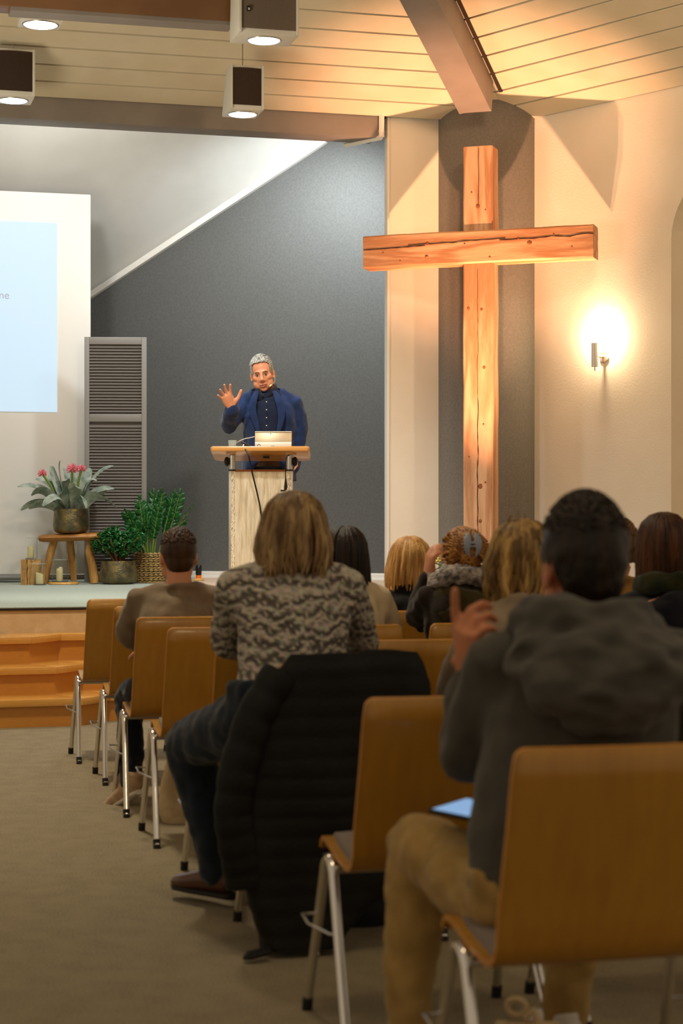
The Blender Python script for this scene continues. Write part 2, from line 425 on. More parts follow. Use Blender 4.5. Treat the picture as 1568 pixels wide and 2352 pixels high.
# dark cloth wall behind the stage, and the sloped white ceiling of the apse
WA = V((.441, 17.4, 0)); WB = V((-2.483, 18.6, 0)); WD = (WB-WA).normalized()
P1 = V((-.201, 17.66, 4.82)); P2 = V((-2.483, 18.6, 3.506)); SD = (P2-P1)
wr = P1-SD*.4; wl = P1+SD*3.1
poly = [V((wr.x, wr.y, 0)), V((wl.x, wl.y, 0)), wl, wr]
dw = build(MB().prism(poly, V((.38, .92, 0))*.12), 'wall_stage', M['dark']); struct(dw); tag(dw, 'charcoal cloth-covered wall behind the lectern')
nP = V((.707, -1.598, -2.372)).normalized()
def onplane(x, y): return V((x, y, P2.z + (.707*(x-P2.x)-1.598*(y-P2.y))/2.372))
q = [wr+V((.3,.0,.2)), wl, onplane(-8, 15.4), onplane(1.0, 15.2)]
q[0] = onplane(.75, 17.4)
ac = build(MB().hexa(q, [p-nP*.06 for p in q]), 'ceiling_apse', M['apse']); struct(ac); tag(ac, 'smooth white sloped ceiling over the stage')
tr = MB(); a = P1-SD*.02; b = P1+SD*1.6
f = V((-.38,-.92,0)); dn = (V((0,0,-1))+SD.normalized()*SD.normalized().z)
def strip(mb, a, b, e1, e2): return mb.hexa([a, a+e1, a+e1+e2, a+e2], [b, b+e1, b+e1+e2, b+e2])
strip(tr, a, b, f*.05, dn.normalized()*.055)
struct(tag(build(tr, 'trim_7', M['white']), 'white moulding where the sloped ceiling meets the dark wall'))
bb = MB(); a = WA+V((.02,.0,SZ))+f*.002; b = WA+WD*6+V((0,0,SZ))+f*.002
strip(bb, a, b, f*.018, V((0,0,.052))); strip(bb, a, b, f*.026, V((0,0,.012)))
strip(bb, a+V((0,0,.052)), b+V((0,0,.052)), f*.010, V((0,0,.012)))
struct(tag(build(bb, 'baseboard_stage', M['white']), 'white baseboard along the foot of the dark wall'))

# narrow white wall between stage and column, with its white edging
sw = ubox('wall_strip', 4.285, 4.95, 14.52, 14.60, 0, 4.75, M['plaster']); struct(sw); tag(sw, 'narrow cream wall between stage opening and column')
se = ubox('trim_8', 4.270, 4.289, 14.505, 14.59, .3, 4.52, M['white'], .003); struct(se); tag(se, 'white edging of the narrow cream wall')
rt = UV(4.30, 14.60, 0); rl = V((.60, 17.5, 0))
struct(tag(build(MB().prism([rt, rl, rl+V((.1,0,0)), rt+V((.1,.0,0))], (0,0,5.4)), 'wall_return', M['dark']), 'dark return wall beside the stage'))
tw = MB()
A, B_, C_, D_ = P(792,333,15.35), P(876,315,15.06), P(876,263,15.06), P(891,254,15.1)
for p_, q_ in ((A,B_),(B_,C_),(C_,D_)): tw.tube([p_, q_], .022, 4)
struct(tag(build(tw, 'trim_9', M['white']), 'white edging stepping around the end of the stage beam'))

# round column
cc = V((1.195, 15.37, 0))
cb = MB().lathe([(.425, 0), (.425, 5.3)], 64, cc)
co = build(cb, 'wall_column', M['column'], smooth=True); struct(co); tag(co, 'round column covered in taupe-grey cloth behind the cross')

# right wall with an arched niche
W0 = V((1.53, 15.194, 0)); WN = -WIN
def wp(s_, z): return W0+WR*s_+V((0,0,z))
rw = empty('wall_right', W0); struct(rw); tag(rw, 'cream plaster wall with an arched recess at the right')
TH = WN*.35
build(MB().prism([wp(-.3,0), wp(1.46,0), wp(1.46,4.9), wp(-.3,4.9)], TH), 'wall_section', M['plaster'], rw, world=True)
build(MB().prism([wp(2.46,0), wp(6.5,0), wp(6.5,4.9), wp(2.46,4.9)], TH), 'wall_section', M['plaster'], rw, world=True)
arch = [wp(1.96-.5*math.cos(PI*i/20), 3.36+.5*math.sin(PI*i/20)) for i in range(21)]
mbA = MB()
for i in range(20):
    a, b = arch[i], arch[i+1]; ta = V((a.x,a.y,4.9)); tb = V((b.x,b.y,4.9))
    mbA.hexa([a,b,tb,ta], [a+TH,b+TH,tb+TH,ta+TH])
build(mbA, 'arch_section', M['plaster'], rw, world=True)
build(MB().prism([wp(1.40,0), wp(2.52,0), wp(2.52,4.1), wp(1.40,4.1)], TH*.3).xf(Mx.Translation(WN*.20)), 'niche_back', M['plaster'], rw, world=True)

# ================================================================== THE CROSS
BD = V((.95, -.312, 0)).normalized(); BN = V((-.312, -.95, 0)).normalized()   # along the bar, towards the hall
cx = empty('wooden_cross', (1.087, 14.60, 0), 0, 'tall rough-hewn timber cross in front of the round column', 'cross')
cx.rotation_euler = (0,0, math.atan2(BD.y, BD.x))
def hewn(lens, axis, wd, dp, seed, n=40):
    """squared timber with slightly wandering faces, along local x or z"""
    mb = MB(); rings = []
    for i in range(n+1):
        t = lens[0]+(lens[1]-lens[0])*i/n
        j = lambda k: .006*mn.noise(V((t*1.3, k*7.1, seed)))+.003*mn.noise(V((t*5, k*3.3, seed+9)))
        w0, w1, d0, d1 = -wd/2+j(1), wd/2+j(2), -dp/2+j(3)*.5, dp/2+j(4)*.5
        c = .012
        prof = [(w0+c,d0),(w1-c,d0),(w1,d0+c),(w1,d1-c),(w1-c,d1),(w0+c,d1),(w0,d1-c),(w0,d0+c)]
        rings.append([(a,b,t) if axis == 'Z' else (t,b,a) for a, b in prof])
    for r in rings: mb.v += [V(p) for p in r]
    for i in range(n):
        for k in range(8): mb.f.append((i*8+k, i*8+(k+1)%8, (i+1)*8+(k+1)%8, (i+1)*8+k))
    mb.f += [tuple(range(8))[::-1], tuple(n*8+k for k in range(8))]
    return mb
ZB = 3.375
post = build(hewn((0.0, 4.155), 'Z', .236, .20, 3), 'upright_post', M['cross'], cx, smooth=False)
barm = hewn((-.925, .905), 'X', .255, .20, 11)
barm.xf(Mx.Translation((-.0, -.022, ZB)) @ Mx.Rotation(math.radians(-.35), 4, 'Y'))
bar = build(barm, 'cross_bar', M['crossbar'], cx)
# drying cracks and knots
def crack(pts, wd, name, parent, depth):
    mb = MB(); mb.tube([V(p) for p in pts], [(max(.0006, wd*(.25+.75*abs(math.sin(i*1.7+.4)))), .003) for i in range(len(pts))], 6, side=(0,0,1) if abs((V(pts[1])-V(pts[0])).z) < .05 else (1,0,0))
    return build(mb, name, M['crack'], parent)
fy = -.1235
pts = [(-.92+.0457*i, fy, ZB+.012+.045*(i/40)+.012*mn.noise(V((i*.35, 2, 1)))) for i in range(41)]
crack(pts[:12], .0055, 'crack', bar, 0); crack([ (x, y, z+.012) for x, y, z in pts[8:26]], .004, 'crack', bar, 0); crack(pts[24:], .0055, 'crack', bar, 0)
pts = [(.01*mn.noise(V((i*.4, 5, 2)))+.006, -.1035, 4.14-.062*i) for i in range(8)]
crack(pts, .003, 'crack', post, 0)
pts = [(.014*mn.noise(V((i*.3, 8, 4))), -.1035, 3.2-.05*i) for i in range(60)]
crack(pts[:22], .002, 'crack', post, 0); crack(pts[20:], .0042, 'crack', post, 0)
for x, z, r in ((-.40,3.415,.020),(-.405,3.315,.018),(.325,3.42,.018),(.412,3.385,.024),(-.1,3.40,.009),(.60,3.44,.009),(.78,3.43,.009),(.74,3.34,.008),(-.76,3.36,.009),(-.62,3.29,.008),(.1,3.29,.010)):
    build(MB().ell((x, fy+.004, z), (r, .007, r*.85), nu=10, nv=6), 'knot', M['knot'], bar, smooth=True)
for x, z, r in ((-.075,2.90,.018),(.03,2.89,.016),(.05,2.44,.016),(.045,2.0,.008),(.06,1.55,.011),(-.07,1.75,.007),(.02,1.52,.026),(-.05,3.80,.008),(.06,3.66,.007),(.0,3.69,.020),(.02,1.25,.016)):
    build(MB().ell((x, -.097, z), (r, .007, r*1.2), nu=10, nv=6), 'knot', M['knot'], post, smooth=True)

# amber uplights on the floor
for i, (x, y) in enumerate(((.95, 13.32), (1.14, 13.27))):
    t = empty('floor_spotlight', (x, y, 0), 0, ['black floor spotlight aimed up at the cross, the left of two','black floor spotlight aimed up at the cross, the right of two'][i], 'spotlight', 'floor spotlights before the cross')
    mb = MB(); d = V((.05,.36,.93)).normalized(); mb.tube([V((0,0,.19))-d*.10, V((0,0,.19))-d*.02, V((0,0,.19))+d*.05], [.05,.062,.064], 16)
    build(mb, 'housing', M['black'], t, smooth=True)
    build(MB().tube([(-.075,0,.02),(-.075,0,.19)], .008, 8).tube([(.075,0,.02),(.075,0,.19)], .008, 8).box((0,0,.012),(.19,.09,.024)), 'yoke', M['black'], t)

# ================================================================== CEILING LAMP BOXES AND LOUDSPEAKERS
def lamp_box(base, wd, ht, dp, label, grille, wedge=0.06, disc=.10, power=60, lamp=True):
    """hanging loudspeaker box with a downlight in its bottom; base = centre of the bottom"""
    t = empty('loudspeaker', base, R15, label, 'loudspeaker', 'white loudspeaker boxes with downlights under the ceiling')
    hw = wd/2
    # side profile: front (hall side, -y) upright, back tapering at the top
    prof = [(-hw,-dp*.5,0),(hw,-dp*.5,0),(hw,dp*.5,0),(-hw,dp*.5,0)]
    top = [(-hw,-dp*.5,ht),(hw,-dp*.5,ht),(hw,dp*.5-wedge,ht),(-hw,dp*.5-wedge,ht)]
    build(MB().hexa(prof, top), 'housing', M['lampwhite'], t, bevel=.012)
    gb = MB(); n = 10
    for i in range(n):
        x0 = -hw+.022+(wd-.044)*i/n; x1 = -hw+.022+(wd-.044)*(i+1)/n
        b0 = .012*math.sin(PI*i/n); b1 = .012*math.sin(PI*(i+1)/n)
        y = -dp*.5
        gb.hexa([(x0,y+.002,.035),(x1,y+.002,.035),(x1,y-.006-b1,.035),(x0,y-.006-b0,.035)], [(x0,y+.002,ht-.022),(x1,y+.002,ht-.022),(x1,y-.006-b1,ht-.022),(x0,y-.006-b0,ht-.022)])
    build(gb, 'grille', grille, t)
    for x in (-hw+.012, hw-.012): build(MB().box((x,-dp*.5-.006,ht/2),(.018,.022,ht*.98)), 'frame_bar', M['lampwhite'], t, bevel=.003)
    build(MB().tube([(disc*1.08*math.cos(2*PI*k/28), disc*1.08*math.sin(2*PI*k/28), -.002) for k in range(28)], .006, 6, closed=True), 'ring', M['steel'], t, smooth=True)
    if lamp:
        build(MB().lathe([(disc, -.008), (disc*.96, .002)], 28), 'lens', M['lens'], t, smooth=True)
        s_ = spot('downlight', V(base)+V((0,0,-.03)), V(base)+V((0,0,-1)), power, COOL, 128, .7, disc*.8)
    return t
lb = P(557, 262, 13.75)
b1 = lamp_box((lb.x, lb.y, lb.z), .255, .325, .30, 'white loudspeaker box with dark grille hanging under the plank ceiling at centre', M['grille'], .17, .098, 70)
lb = P(30, 230, 13.6)
b2 = lamp_box((lb.x, lb.y, lb.z), .29, .34, .30, 'white loudspeaker box with dark grille cut off by the left edge', M['grille'], .17, .098, 70)
lb = P(606, 92, 12.15)
b3 = lamp_box((lb.x, lb.y, lb.z), .40, .52, .28, 'large loudspeaker box with beige front at the end of the brown beam', M['grille2'], .05, .098, 55)
build(MB().box((-.135,-.158,.155),(.022,.012,.03)), 'badge', M['black'], b3); build(MB().box((-.135,-.1655,.151),(.011,.004,.014)), 'badge_mark', M['lampwhite'], b3)
lb = P(93, 56, 12.55)
b4 = lamp_box((lb.x, lb.y, lb.z), .29, .45, .26, 'loudspeaker box mostly hidden behind the brown beam, only its downlight showing', M['grille'], .05, .108, 55)
for t, hh in ((b1,.325),(b2,.34),(b3,.52),(b4,.45)):
    build(MB().cyl((0,.0,hh-.01),(0,.0,hh+.75),.004,8), 'hanger_rod', M['steel'], t)

# stage wash lamps behind the beam, and added ones out of view under the ceiling
def par_can(loc, tgt, label):
    t = empty('stage_lamp', loc, 0, label, 'stage lamp', 'stage wash lamps')
    d = (V(tgt)-V(loc)).normalized()
    build(MB().tube([-d*.17, -d*.12, -d*.03], [.04,.065,.07], 18), 'housing', M['black'], t, smooth=True)
    build(MB().tube([-d*.12, -d*.12+V((0,0,.25))], .012, 8), 'clamp', M['black'], t)
TG = {'wash_back':(-.35,17.8,2.9),'wash_back_left':(-2.2,17.4,3.2),'fill_front':(-.75,13.6,1.75),'fill_left':(-2.7,15.8,.9)}
for n_ in TG:
    o = bpy.data.objects[n_]
    par_can(o.location, TG[n_],
            {'wash_back':'stage lamp behind the beam over the lectern','wash_back_left':'stage lamp behind the beam over the screen','fill_front':'stage lamp added out of view to brighten the lectern','fill_left':'stage lamp added out of view to brighten the plants'}[n_])

# wall lamp on the right wall
wl_s = 0.86
wpos = wp(.80, 2.53)
t = empty('wall_lamp', wpos, 0, 'small ribbed metal wall lamp glowing against the cream wall', 'wall lamp')
cyl = wpos+WIN*.13-WR*.0
n_in = WIN
ros = MB().tube([wpos, wpos+n_in*.018], [.044,.040], 24); build(ros, 'rosette', M['alu'], t, world=True, smooth=True)
build(MB().tube([wpos+n_in*.01, wpos+n_in*.09], [.011,.011], 12), 'arm', M['alu'], t, world=True, smooth=True)
cyl = wpos+n_in*.115
ribs = MB(); nn = 48
prof = []
vs_ = []
for z in (-.085, .10):
    for k in range(nn):
        a = 2*PI*k/nn; r = .027*(1 if k % 4 < 2 else .9); vs_.append(cyl+V((r*math.cos(a), r*math.sin(a), z)))
ribs.add(vs_, [(k,(k+1)%nn,nn+(k+1)%nn,nn+k) for k in range(nn)])
build(ribs, 'ribbed_shade', M['alu'], t, world=True)
build(MB().cyl(cyl+V((0,0,-.115)), cyl+V((0,0,-.08)), .004, 8), 'pull_switch', M['brass'], t, world=True)
bulb = build(MB().ell(cyl+V((0,0,.095)), (.018,.018,.02), nu=12, nv=8), 'bulb', mat('bulb', (1,.9,.7), .4, emit=((1,.86,.6), 30)), t, world=True, smooth=True)
point('wall_lamp_light', cyl+V((0,0,.15))+n_in*-.02, 13, (1.0,.78,.48), .02)
# ================================================================== PROJECTION SCREEN
SR = V((-2.277, 17.0, 0)); n2 = -UF
ps = empty('projection_screen', SR+V((0,0,SZ)), R15, 'large white projection screen with a pale blue image, at the left', 'screen')
def sp(u, z, f_=0): return V((u, -f_, z))      # local: x to the right, y back
build(MB().box((-1.75, .02, 1.795), (3.5, .04, 3.44)), 'panel', M['screen'], ps, bevel=.003)
build(MB().tube([(-3.5,-.012,.045),(-.0,-.012,.045)], .022, 12), 'bottom_bar', M['bargrey'], ps)
ix1 = -(208-134)/253/.966; zt = CAMZ+(HOR-513)/FPX*16.93-SZ; zb = CAMZ+(HOR-947)/FPX*16.93-SZ
im = build(MB().box((ix1-1.35, -.003, (zt+zb)/2), (2.7, .004, zt-zb)), 'projected_image', M['image'], ps)
cu = bpy.data.curves.new('word', 'FONT'); cu.body = 'ne'; cu.size = .098; cu.align_x = 'RIGHT'
to = bpy.data.objects.new('word', cu); COL.objects.link(to)
dg = bpy.context.evaluated_depsgraph_get(); me = bpy.data.meshes.new_from_object(to.evaluated_get(dg)); bpy.data.objects.remove(to)
me.transform(Mx.Translation((-(208-30)/253/.966, -.0065, CAMZ+(HOR-690)/FPX*16.93-SZ)) @ Mx.Rotation(PI/2, 4, 'X'))
link('projected_word', me, M['imgtext'], im, smooth=False)

# ================================================================== LOUVRED SHUTTER PANEL
sh = empty('louvred_panel', (-2.03, 16.83, SZ), math.radians(3), 'tall grey louvred shutter panel standing beside the screen', 'shutter panel')
SW, SH = .555, 2.205
for x in (-SW/2+.022, SW/2-.022): build(MB().box((x, 0, SH/2), (.044, .035, SH)), 'stile', M['louver'], sh, bevel=.003)
zmid = SH-(960-775)/255
for z, h in ((SH-.033, .066), (zmid, .07), (.05, .10)): build(MB().box((0, 0, z), (SW-.088, .033, h)), 'rail', M['louver'], sh, bevel=.003)
slm = None
def slat(z):
    global slm
    if slm is None:
        slm = MB().box((0,0,0), (SW-.088, .006, .032), Mx.Rotation(math.radians(-38), 3, 'X')).mesh('slat'); slm.materials.append(M['slat'])
    o = bpy.data.objects.new('slat', slm); COL.objects.link(o); o.parent = sh; o.location = (0, 0, z)
z = SH-.085
while z > .12:
    if abs(z-zmid) > .052: slat(z)
    z -= .0275
build(MB().box((0,.028,SH/2),(SW-.06,.008,SH-.04)), 'backing', M['slat'], sh)

# ================================================================== STOOL, POTS, PLANTS
def gnarl(mb, pts, rad, n=12, seed=0, amp=.18):
    k0 = len(mb.v); mb.tube(pts, rad, n)
    c = sum((V(p) for p in pts), V((0,0,0)))/len(pts)
    for i in range(k0, len(mb.v)):
        v = mb.v[i]; mb.v[i] = v+V((mn.noise(v*14+V((seed,0,0))), mn.noise(v*14+V((0,seed,3))), .3*mn.noise(v*9)))*(.05*amp)
    return mb
st = empty('wooden_stool', (-2.45, 16.5, SZ), 0, 'rustic wooden stool with gnarled branch legs under the flowering plant', 'stool')
def sl(x, y, d=16.5): return P(x, y, d)-V((-2.45, 16.5, SZ))
tp = MB(); a = sl(92, 1236); b = sl(232, 1231)
tp.tube([a, a+(b-a)*.06, a+(b-a)*.5, a+(b-a)*.94, b], [(.028,.11),(.034,.135),(.036,.145),(.034,.135),(.028,.11)], 16, side=(0,0,1))
for i, v in enumerate(tp.v): tp.v[i] = v+V((0,0,.006*mn.noise(v*9)))
build(tp, 'seat_plank', M['rawtop'], st, smooth=True)
mb = MB(); gnarl(mb, [sl(124,1242), sl(116,1270), sl(108,1305), sl(103,1339)], [.034,.036,.03,.035], 10, 1); build(mb, 'leg', M['rawwood'], st, smooth=True)
mb = MB(); gnarl(mb, [sl(207,1240), sl(204,1265), sl(211,1295), sl(218,1339)], [.03,.04,.036,.045], 10, 4); build(mb, 'leg', M['rawwood'], st, smooth=True)
mb = MB(); gnarl(mb, [sl(160,1240,16.6), sl(166,1290,16.68), sl(170,1333,16.72)], [.03,.03,.03], 10, 8); build(mb, 'leg', M['rawwood'], st, smooth=True)

def brass_pot(base, r, h, label):
    t = empty('brass_pot', base, 0, label, 'plant pot', 'hammered brass plant pots')
    prof = [(r*.70,0),(r*.86,.012),(r*.97,h*.16),(r*1.0,h*.30),(r*.97,h*.6),(r*.92,h),(r*.88,h),(r*.90,h*.6),(r*.85,h*.2),(0.001,h*.16)]
    mb = MB(); mb.lathe(prof[:-1], 48); build(mb, 'pot', M['brass'], t, smooth=True)
    build(MB().lathe([(r*.88,h*.80),(r*.5,h*.86),(.01,h*.87)], 24), 'soil', M['soil'], t, smooth=True)
    return t
pb = P(163, 1225, 16.5)
brass_pot((pb.x, pb.y, pb.z), .158, .215, 'brown hammered brass pot on the rustic stool')
pb2 = P(272, 1340, 16.45)
brass_pot((pb2.x, pb2.y, SZ), .165, .205, 'brown hammered brass pot on the stage floor beside the basket')

# flowering bromeliad
br = empty('bromeliad_plant', (pb.x, pb.y, pb.z+.17), 0, 'bromeliad with arching grey-green leaves and pink flower heads on the stool', 'plant')
def strap_leaf(p0, ctrl, tip, wd, twist=0):
    pts = []; rad = []
    for i in range(12):
        t = i/11; q = p0*(1-t)**2+ctrl*2*t*(1-t)+tip*t*t; pts.append(q)
        w_ = wd*(.75+.35*math.sin(PI*t))*(1 if t < .82 else math.sqrt(max(.02, 1-((t-.82)/.19)**2)))
        rad.append((w_, .0025))
    d = tip-p0; side = V((-d.y, d.x, 0)); side = side.normalized() if side.length > .01 else V((1,0,0))
    side = (side*.6+V((0,0,.8*(1 if twist > 0 else -1)+.3*twist))).normalized()
    return MB().tube(pts, rad, 8, side=side)
def bl(x, y, dd=0): return P(x, y, pb.y+dd)-V((pb.x, pb.y, pb.z+.17))
LV = [((150,1165),(112,1098),(40,1118),-.05),((148,1165),(100,1100),(72,1138),-.12),((146,1170),(92,1130),(48,1172),-.1),((148,1172),(100,1140),(66,1168),-.16),
      ((152,1160),(140,1110),(98,1162),-.22),((156,1158),(128,1100),(82,1100),.05),((158,1158),(120,1090),(118,1070),0),((160,1160),(128,1080),(138,1058),.06),((162,1160),(150,1090),(150,1104),-.2),
      ((168,1160),(158,1080),(150,1075),.1),((172,1160),(164,1100),(160,1068),.12),((176,1162),(180,1110),(178,1120),-.2),((178,1162),(190,1100),(176,1098),.1),((182,1162),(196,1082),(222,1104),-.05),
      ((186,1164),(205,1075),(260,1070),0),((186,1165),(205,1110),(262,1122),.08),((186,1168),(212,1108),(268,1166),-.08),((182,1168),(208,1128),(232,1140),-.18),((176,1168),(190,1110),(198,1168),-.25),
      ((170,1166),(172,1120),(160,1112),-.24),((164,1166),(150,1118),(138,1135),-.26),((188,1162),(200,1095),(206,1075),.14),((158,1162),(135,1105),(112,1092),.12),((190,1166),(220,1130),(245,1128),.12)]
for i, (a, c, e, dd) in enumerate(LV):
    p0 = bl(*a); p0 = V((p0.x*.8, p0.y*.8, .0)); build(strap_leaf(p0, bl(*c, dd*.6), bl(*e, dd), .040+.006*math.sin(i*2.3), math.sin(i)), 'leaf', M['brom'], br, smooth=True)
for x, y, r in ((97,1088,.042),(166,1078,.058),(187,1077,.042)):
    mb = MB(); c = bl(x, y, -.08)
    mb.tube([V((c.x*.35, 0, .0)), c*.7, c], [.011,.010,.012], 8)
    fl = build(mb, 'flower_stalk', M['stem'], br, smooth=True)
    for k in range(26):
        ph = math.acos(1-2*(k+.5)/26*.8); th = k*2.4; d = V((math.sin(ph)*math.cos(th), math.sin(ph)*math.sin(th), math.cos(ph)))
        build(MB().tube([c, c+d*r*.55, c+d*r*1.05], [(.004,.003),(.011,.004),(.0015,.001)], 6), 'bract', M['pink'], fl, smooth=True)

# bushy jade plant
jd = empty('jade_plant', (pb2.x, pb2.y, SZ+.17), 0, 'bushy plant with small glossy green leaves in the brass pot on the floor', 'plant')
mb = MB(); random.seed(3)
for k in range(9):
    a = 2*PI*k/9+.3; r = .16+.05*random.random()
    mb.tube([(0.02*math.cos(a),.02*math.sin(a),0), (r*.4*math.cos(a), r*.4*math.sin(a), .09), (r*math.cos(a), r*math.sin(a), .2+.05*random.random())], [.012,.009,.005], 7)
build(mb, 'branches', M['twig'], jd, smooth=True)
lf = MB()
for k in range(1100):
    th = random.random()*2*PI; u = random.random()*2-1; rr = random.random()**.35
    c = V((.245*rr*math.sqrt(1-u*u)*math.cos(th), .20*rr*math.sqrt(1-u*u)*math.sin(th), .20+.125*rr*u+.02*math.cos(th*3)))
    d = V((random.gauss(0,1), random.gauss(0,1), random.gauss(.2,.8))).normalized()
    q = d.to_track_quat('Y','Z').to_matrix(); s = .8+.5*random.random()
    lf.ell(c, (.0105*s, .021*s, .0045*s), q, 6, 4)
o = build(lf, 'foliage', M['leafg'], jd, smooth=True); o['kind'] = 'stuff'

# ZZ plant in woven basket
bk = P(345, 1337, 16.75)
t = empty('woven_basket', (bk.x, bk.y, SZ), 0, 'round woven seagrass basket planter beside the brass pot', 'basket')
nrow = 13; bh = .272; br_ = .143
for i in range(nrow):
    z = bh*(i+.5)/nrow; n = 60
    rr = br_*(.95+.06*math.sin(PI*(i+.5)/nrow))
    pts = [((rr+.007*math.cos(k*PI/3*2+(i%2)*PI))*math.cos(2*PI*k/n), (rr+.007*math.cos(k*PI/3*2+(i%2)*PI))*math.sin(2*PI*k/n), z+.004*math.sin(k*PI/3*2)) for k in range(n)]
    build(MB().tube(pts, [(.0105,.010) if k%3 else (.0075,.007) for k in range(n)], 6, closed=True), 'woven_strand', M['basket'], t, smooth=True)
build(MB().lathe([(br_*.9,.003),(br_*.9,bh*.92)], 24), 'liner', M['soil'], t, smooth=True)
zz = empty('zz_plant', (bk.x, bk.y, SZ+.24), 0, 'upright plant with thick stems of glossy dark green leaflets in the basket', 'plant')
lme = MB().ell((0,.034,0), (.0175,.035,.004), None, 8, 5).mesh('leaflet'); lme.materials.append(M['leafd']); lme.polygons.foreach_set('use_smooth',[True]*len(lme.polygons))
def zp(x, y, dd=0): return P(x, y, bk.y+dd)-V((bk.x, bk.y, SZ+.24))
STM = [((320,1150),.0,(330,1220)),((338,1180),-.12,(336,1240)),((352,1135),.05,(345,1220)),((372,1133),-.02,(360,1215)),((398,1134),.02,(378,1220)),((412,1135),.06,(392,1220)),((440,1168),-.04,(395,1215)),((292,1180),-.05,(315,1235)),((425,1195),.1,(388,1225)),((365,1165),-.16,(352,1232)),((310,1205),-.14,(328,1240))]
random.seed(5)
for i, (tip, dd, midp) in enumerate(STM):
    e = zp(*tip, dd); mpt = zp(*midp, dd*.5); b0 = V((mpt.x*.5, dd*.3, -.02))
    pts = [b0*(1-s)**2+mpt*2*s*(1-s)+e*s*s for s in [k/9 for k in range(10)]]
    smo = build(MB().tube(pts, [.0105*(1-.72*k/9) for k in range(10)], 8), 'stem', M['stem'], zz, smooth=True)
    n = 11
    for k in range(n):
        s = .42+.58*k/(n-1); c = b0*(1-s)**2+mpt*2*s*(1-s)+e*s*s; tan = ((mpt-b0)*(1-s)+(e-mpt)*s).normalized()
        ax = V((math.cos(i*1.3), math.sin(i*1.3)*.6, 0)); ax = (ax-tan*ax.dot(tan)).normalized()
        for sg in ((-1,1) if k < n-1 else (0,)):
            d = (tan*.75+ax*sg*.85+V((0,0,.1))+V((random.gauss(0,.1),random.gauss(0,.25),0))).normalized()
            o = bpy.data.objects.new('leaflet', lme); COL.objects.link(o); o.parent = smo
            o.location = c; o.rotation_mode = 'QUATERNION'
            zv = ax.cross(tan)+V((random.gauss(0,.3),-.4,random.gauss(0,.3)))
            zv = (zv-d*zv.dot(d)).normalized(); xv = d.cross(zv); mm = Mx((xv, d, zv)).transposed()
            o.rotation_quaternion = mm.to_quaternion(); s_ = (.75+.5*math.sin(PI*(k+1)/(n+1)))*random.uniform(.9,1.15); o.scale = (s_,s_,s_)

# ================================================================== CANDLES, GLASSES, LOG
lg = P(72, 1341, 16.35)
t = empty('wood_block', (lg.x, lg.y, SZ), math.radians(8), 'pale split log block with a cracked face under a candle glass', 'wood block')
blk = MB(); n = 10
vs_ = []
for i in range(n+1):
    z = .218*i/n
    for k, (x, y) in enumerate(((-.088,-.08),(-.03,-.085),(.03,-.08),(.088,-.082),(.088,.08),(-.088,.08))):
        v = V((x, y, z)); vs_.append(v+V((mn.noise(v*30), mn.noise(v*30+V((4,4,4))), 0))*.006)
fs = [(i*6+k, i*6+(k+1)%6, (i+1)*6+(k+1)%6, (i+1)*6+k) for i in range(n) for k in range(6)]+[tuple(range(6))[::-1], tuple(n*6+k for k in range(6))]
blk.add(vs_, fs); build(blk, 'block', M['log'], t)
build(MB().tube([(-.034+.002*math.sin(i*1.3), -.086, .218*i/8) for i in range(9)], [(.0022+.0015*abs(math.sin(i)),.003) for i in range(9)], 6, side=(1,0,0)), 'crack', M['crack'], t)
def candle_glass(base, r, h, ch, cr, lab_g, lab_c, off=0, drip=0):
    g = empty('candle_glass', base, 0, lab_g, 'glass', 'cylinder candle glasses')
    build(MB().lathe([(r,0),(r,h),(r-.003,h),(r-.003,.006),(.001,.006)][:4]+[(r-.003,.008)], 32), 'glass_wall', M['glass'], g, smooth=True)
    build(MB().lathe([(r-.001,.0),(r-.001,.008)], 32), 'glass_base', M['glassrim'], g, smooth=True)
    build(MB().tube([((r-.0015)*math.cos(2*PI*k/32),(r-.0015)*math.sin(2*PI*k/32),h) for k in range(32)], .0022, 6, closed=True), 'rim', M['glassrim'], g, smooth=True)
    c = empty('candle', V(base)+V((off,0,.009)), 0, lab_c, 'candle', 'cream pillar candles')
    mb = MB(); mb.lathe([(cr,0),(cr,ch*.9),(cr*.96,ch*.97),(cr*.6,ch),(cr*.3,ch*.96)], 24)
    for i, v in enumerate(mb.v):
        if v.z > ch*.8: mb.v[i] = v+V((0,0,drip*.02*mn.noise(v*40+V((drip,0,0)))+.012*v.x/cr*drip))
    build(mb, 'wax_body', M['wax'], c, smooth=True); build(MB().cyl((0,0,ch*.9),(0,0,ch+.008),.0012,6), 'wick', M['wick'], c)
candle_glass((lg.x+.0, lg.y, SZ+.222), .053, .185, .105, .028, 'clear candle glass standing on the log block', 'cream pillar candle in the glass on the log block', -.006, .2)
c2 = P(91, 1341, 16.2); candle_glass((c2.x, 16.2, SZ), .056, .185, .092, .032, 'clear candle glass on the floor in front of the stool', 'short melted cream candle in the floor glass', .0, -.5)
c3 = P(138, 1338, 16.4)
dsc = P(146, 1341, 16.4)
d_ = build(MB().lathe([(.128,0),(.135,.004),(.135,.015),(.130,.019)], 36, (dsc.x+.0, 16.4, SZ)), 'wooden_disc', M['lightwood'], smooth=True); tag(d_, 'round pale wooden disc under the widest candle glass', 'disc')
candle_glass((c3.x, 16.4, SZ+.020), .070, .195, .112, .029, 'wide clear candle glass on the round wooden disc', 'cream candle with a slanted melted top on the wooden disc', -.005, .9)

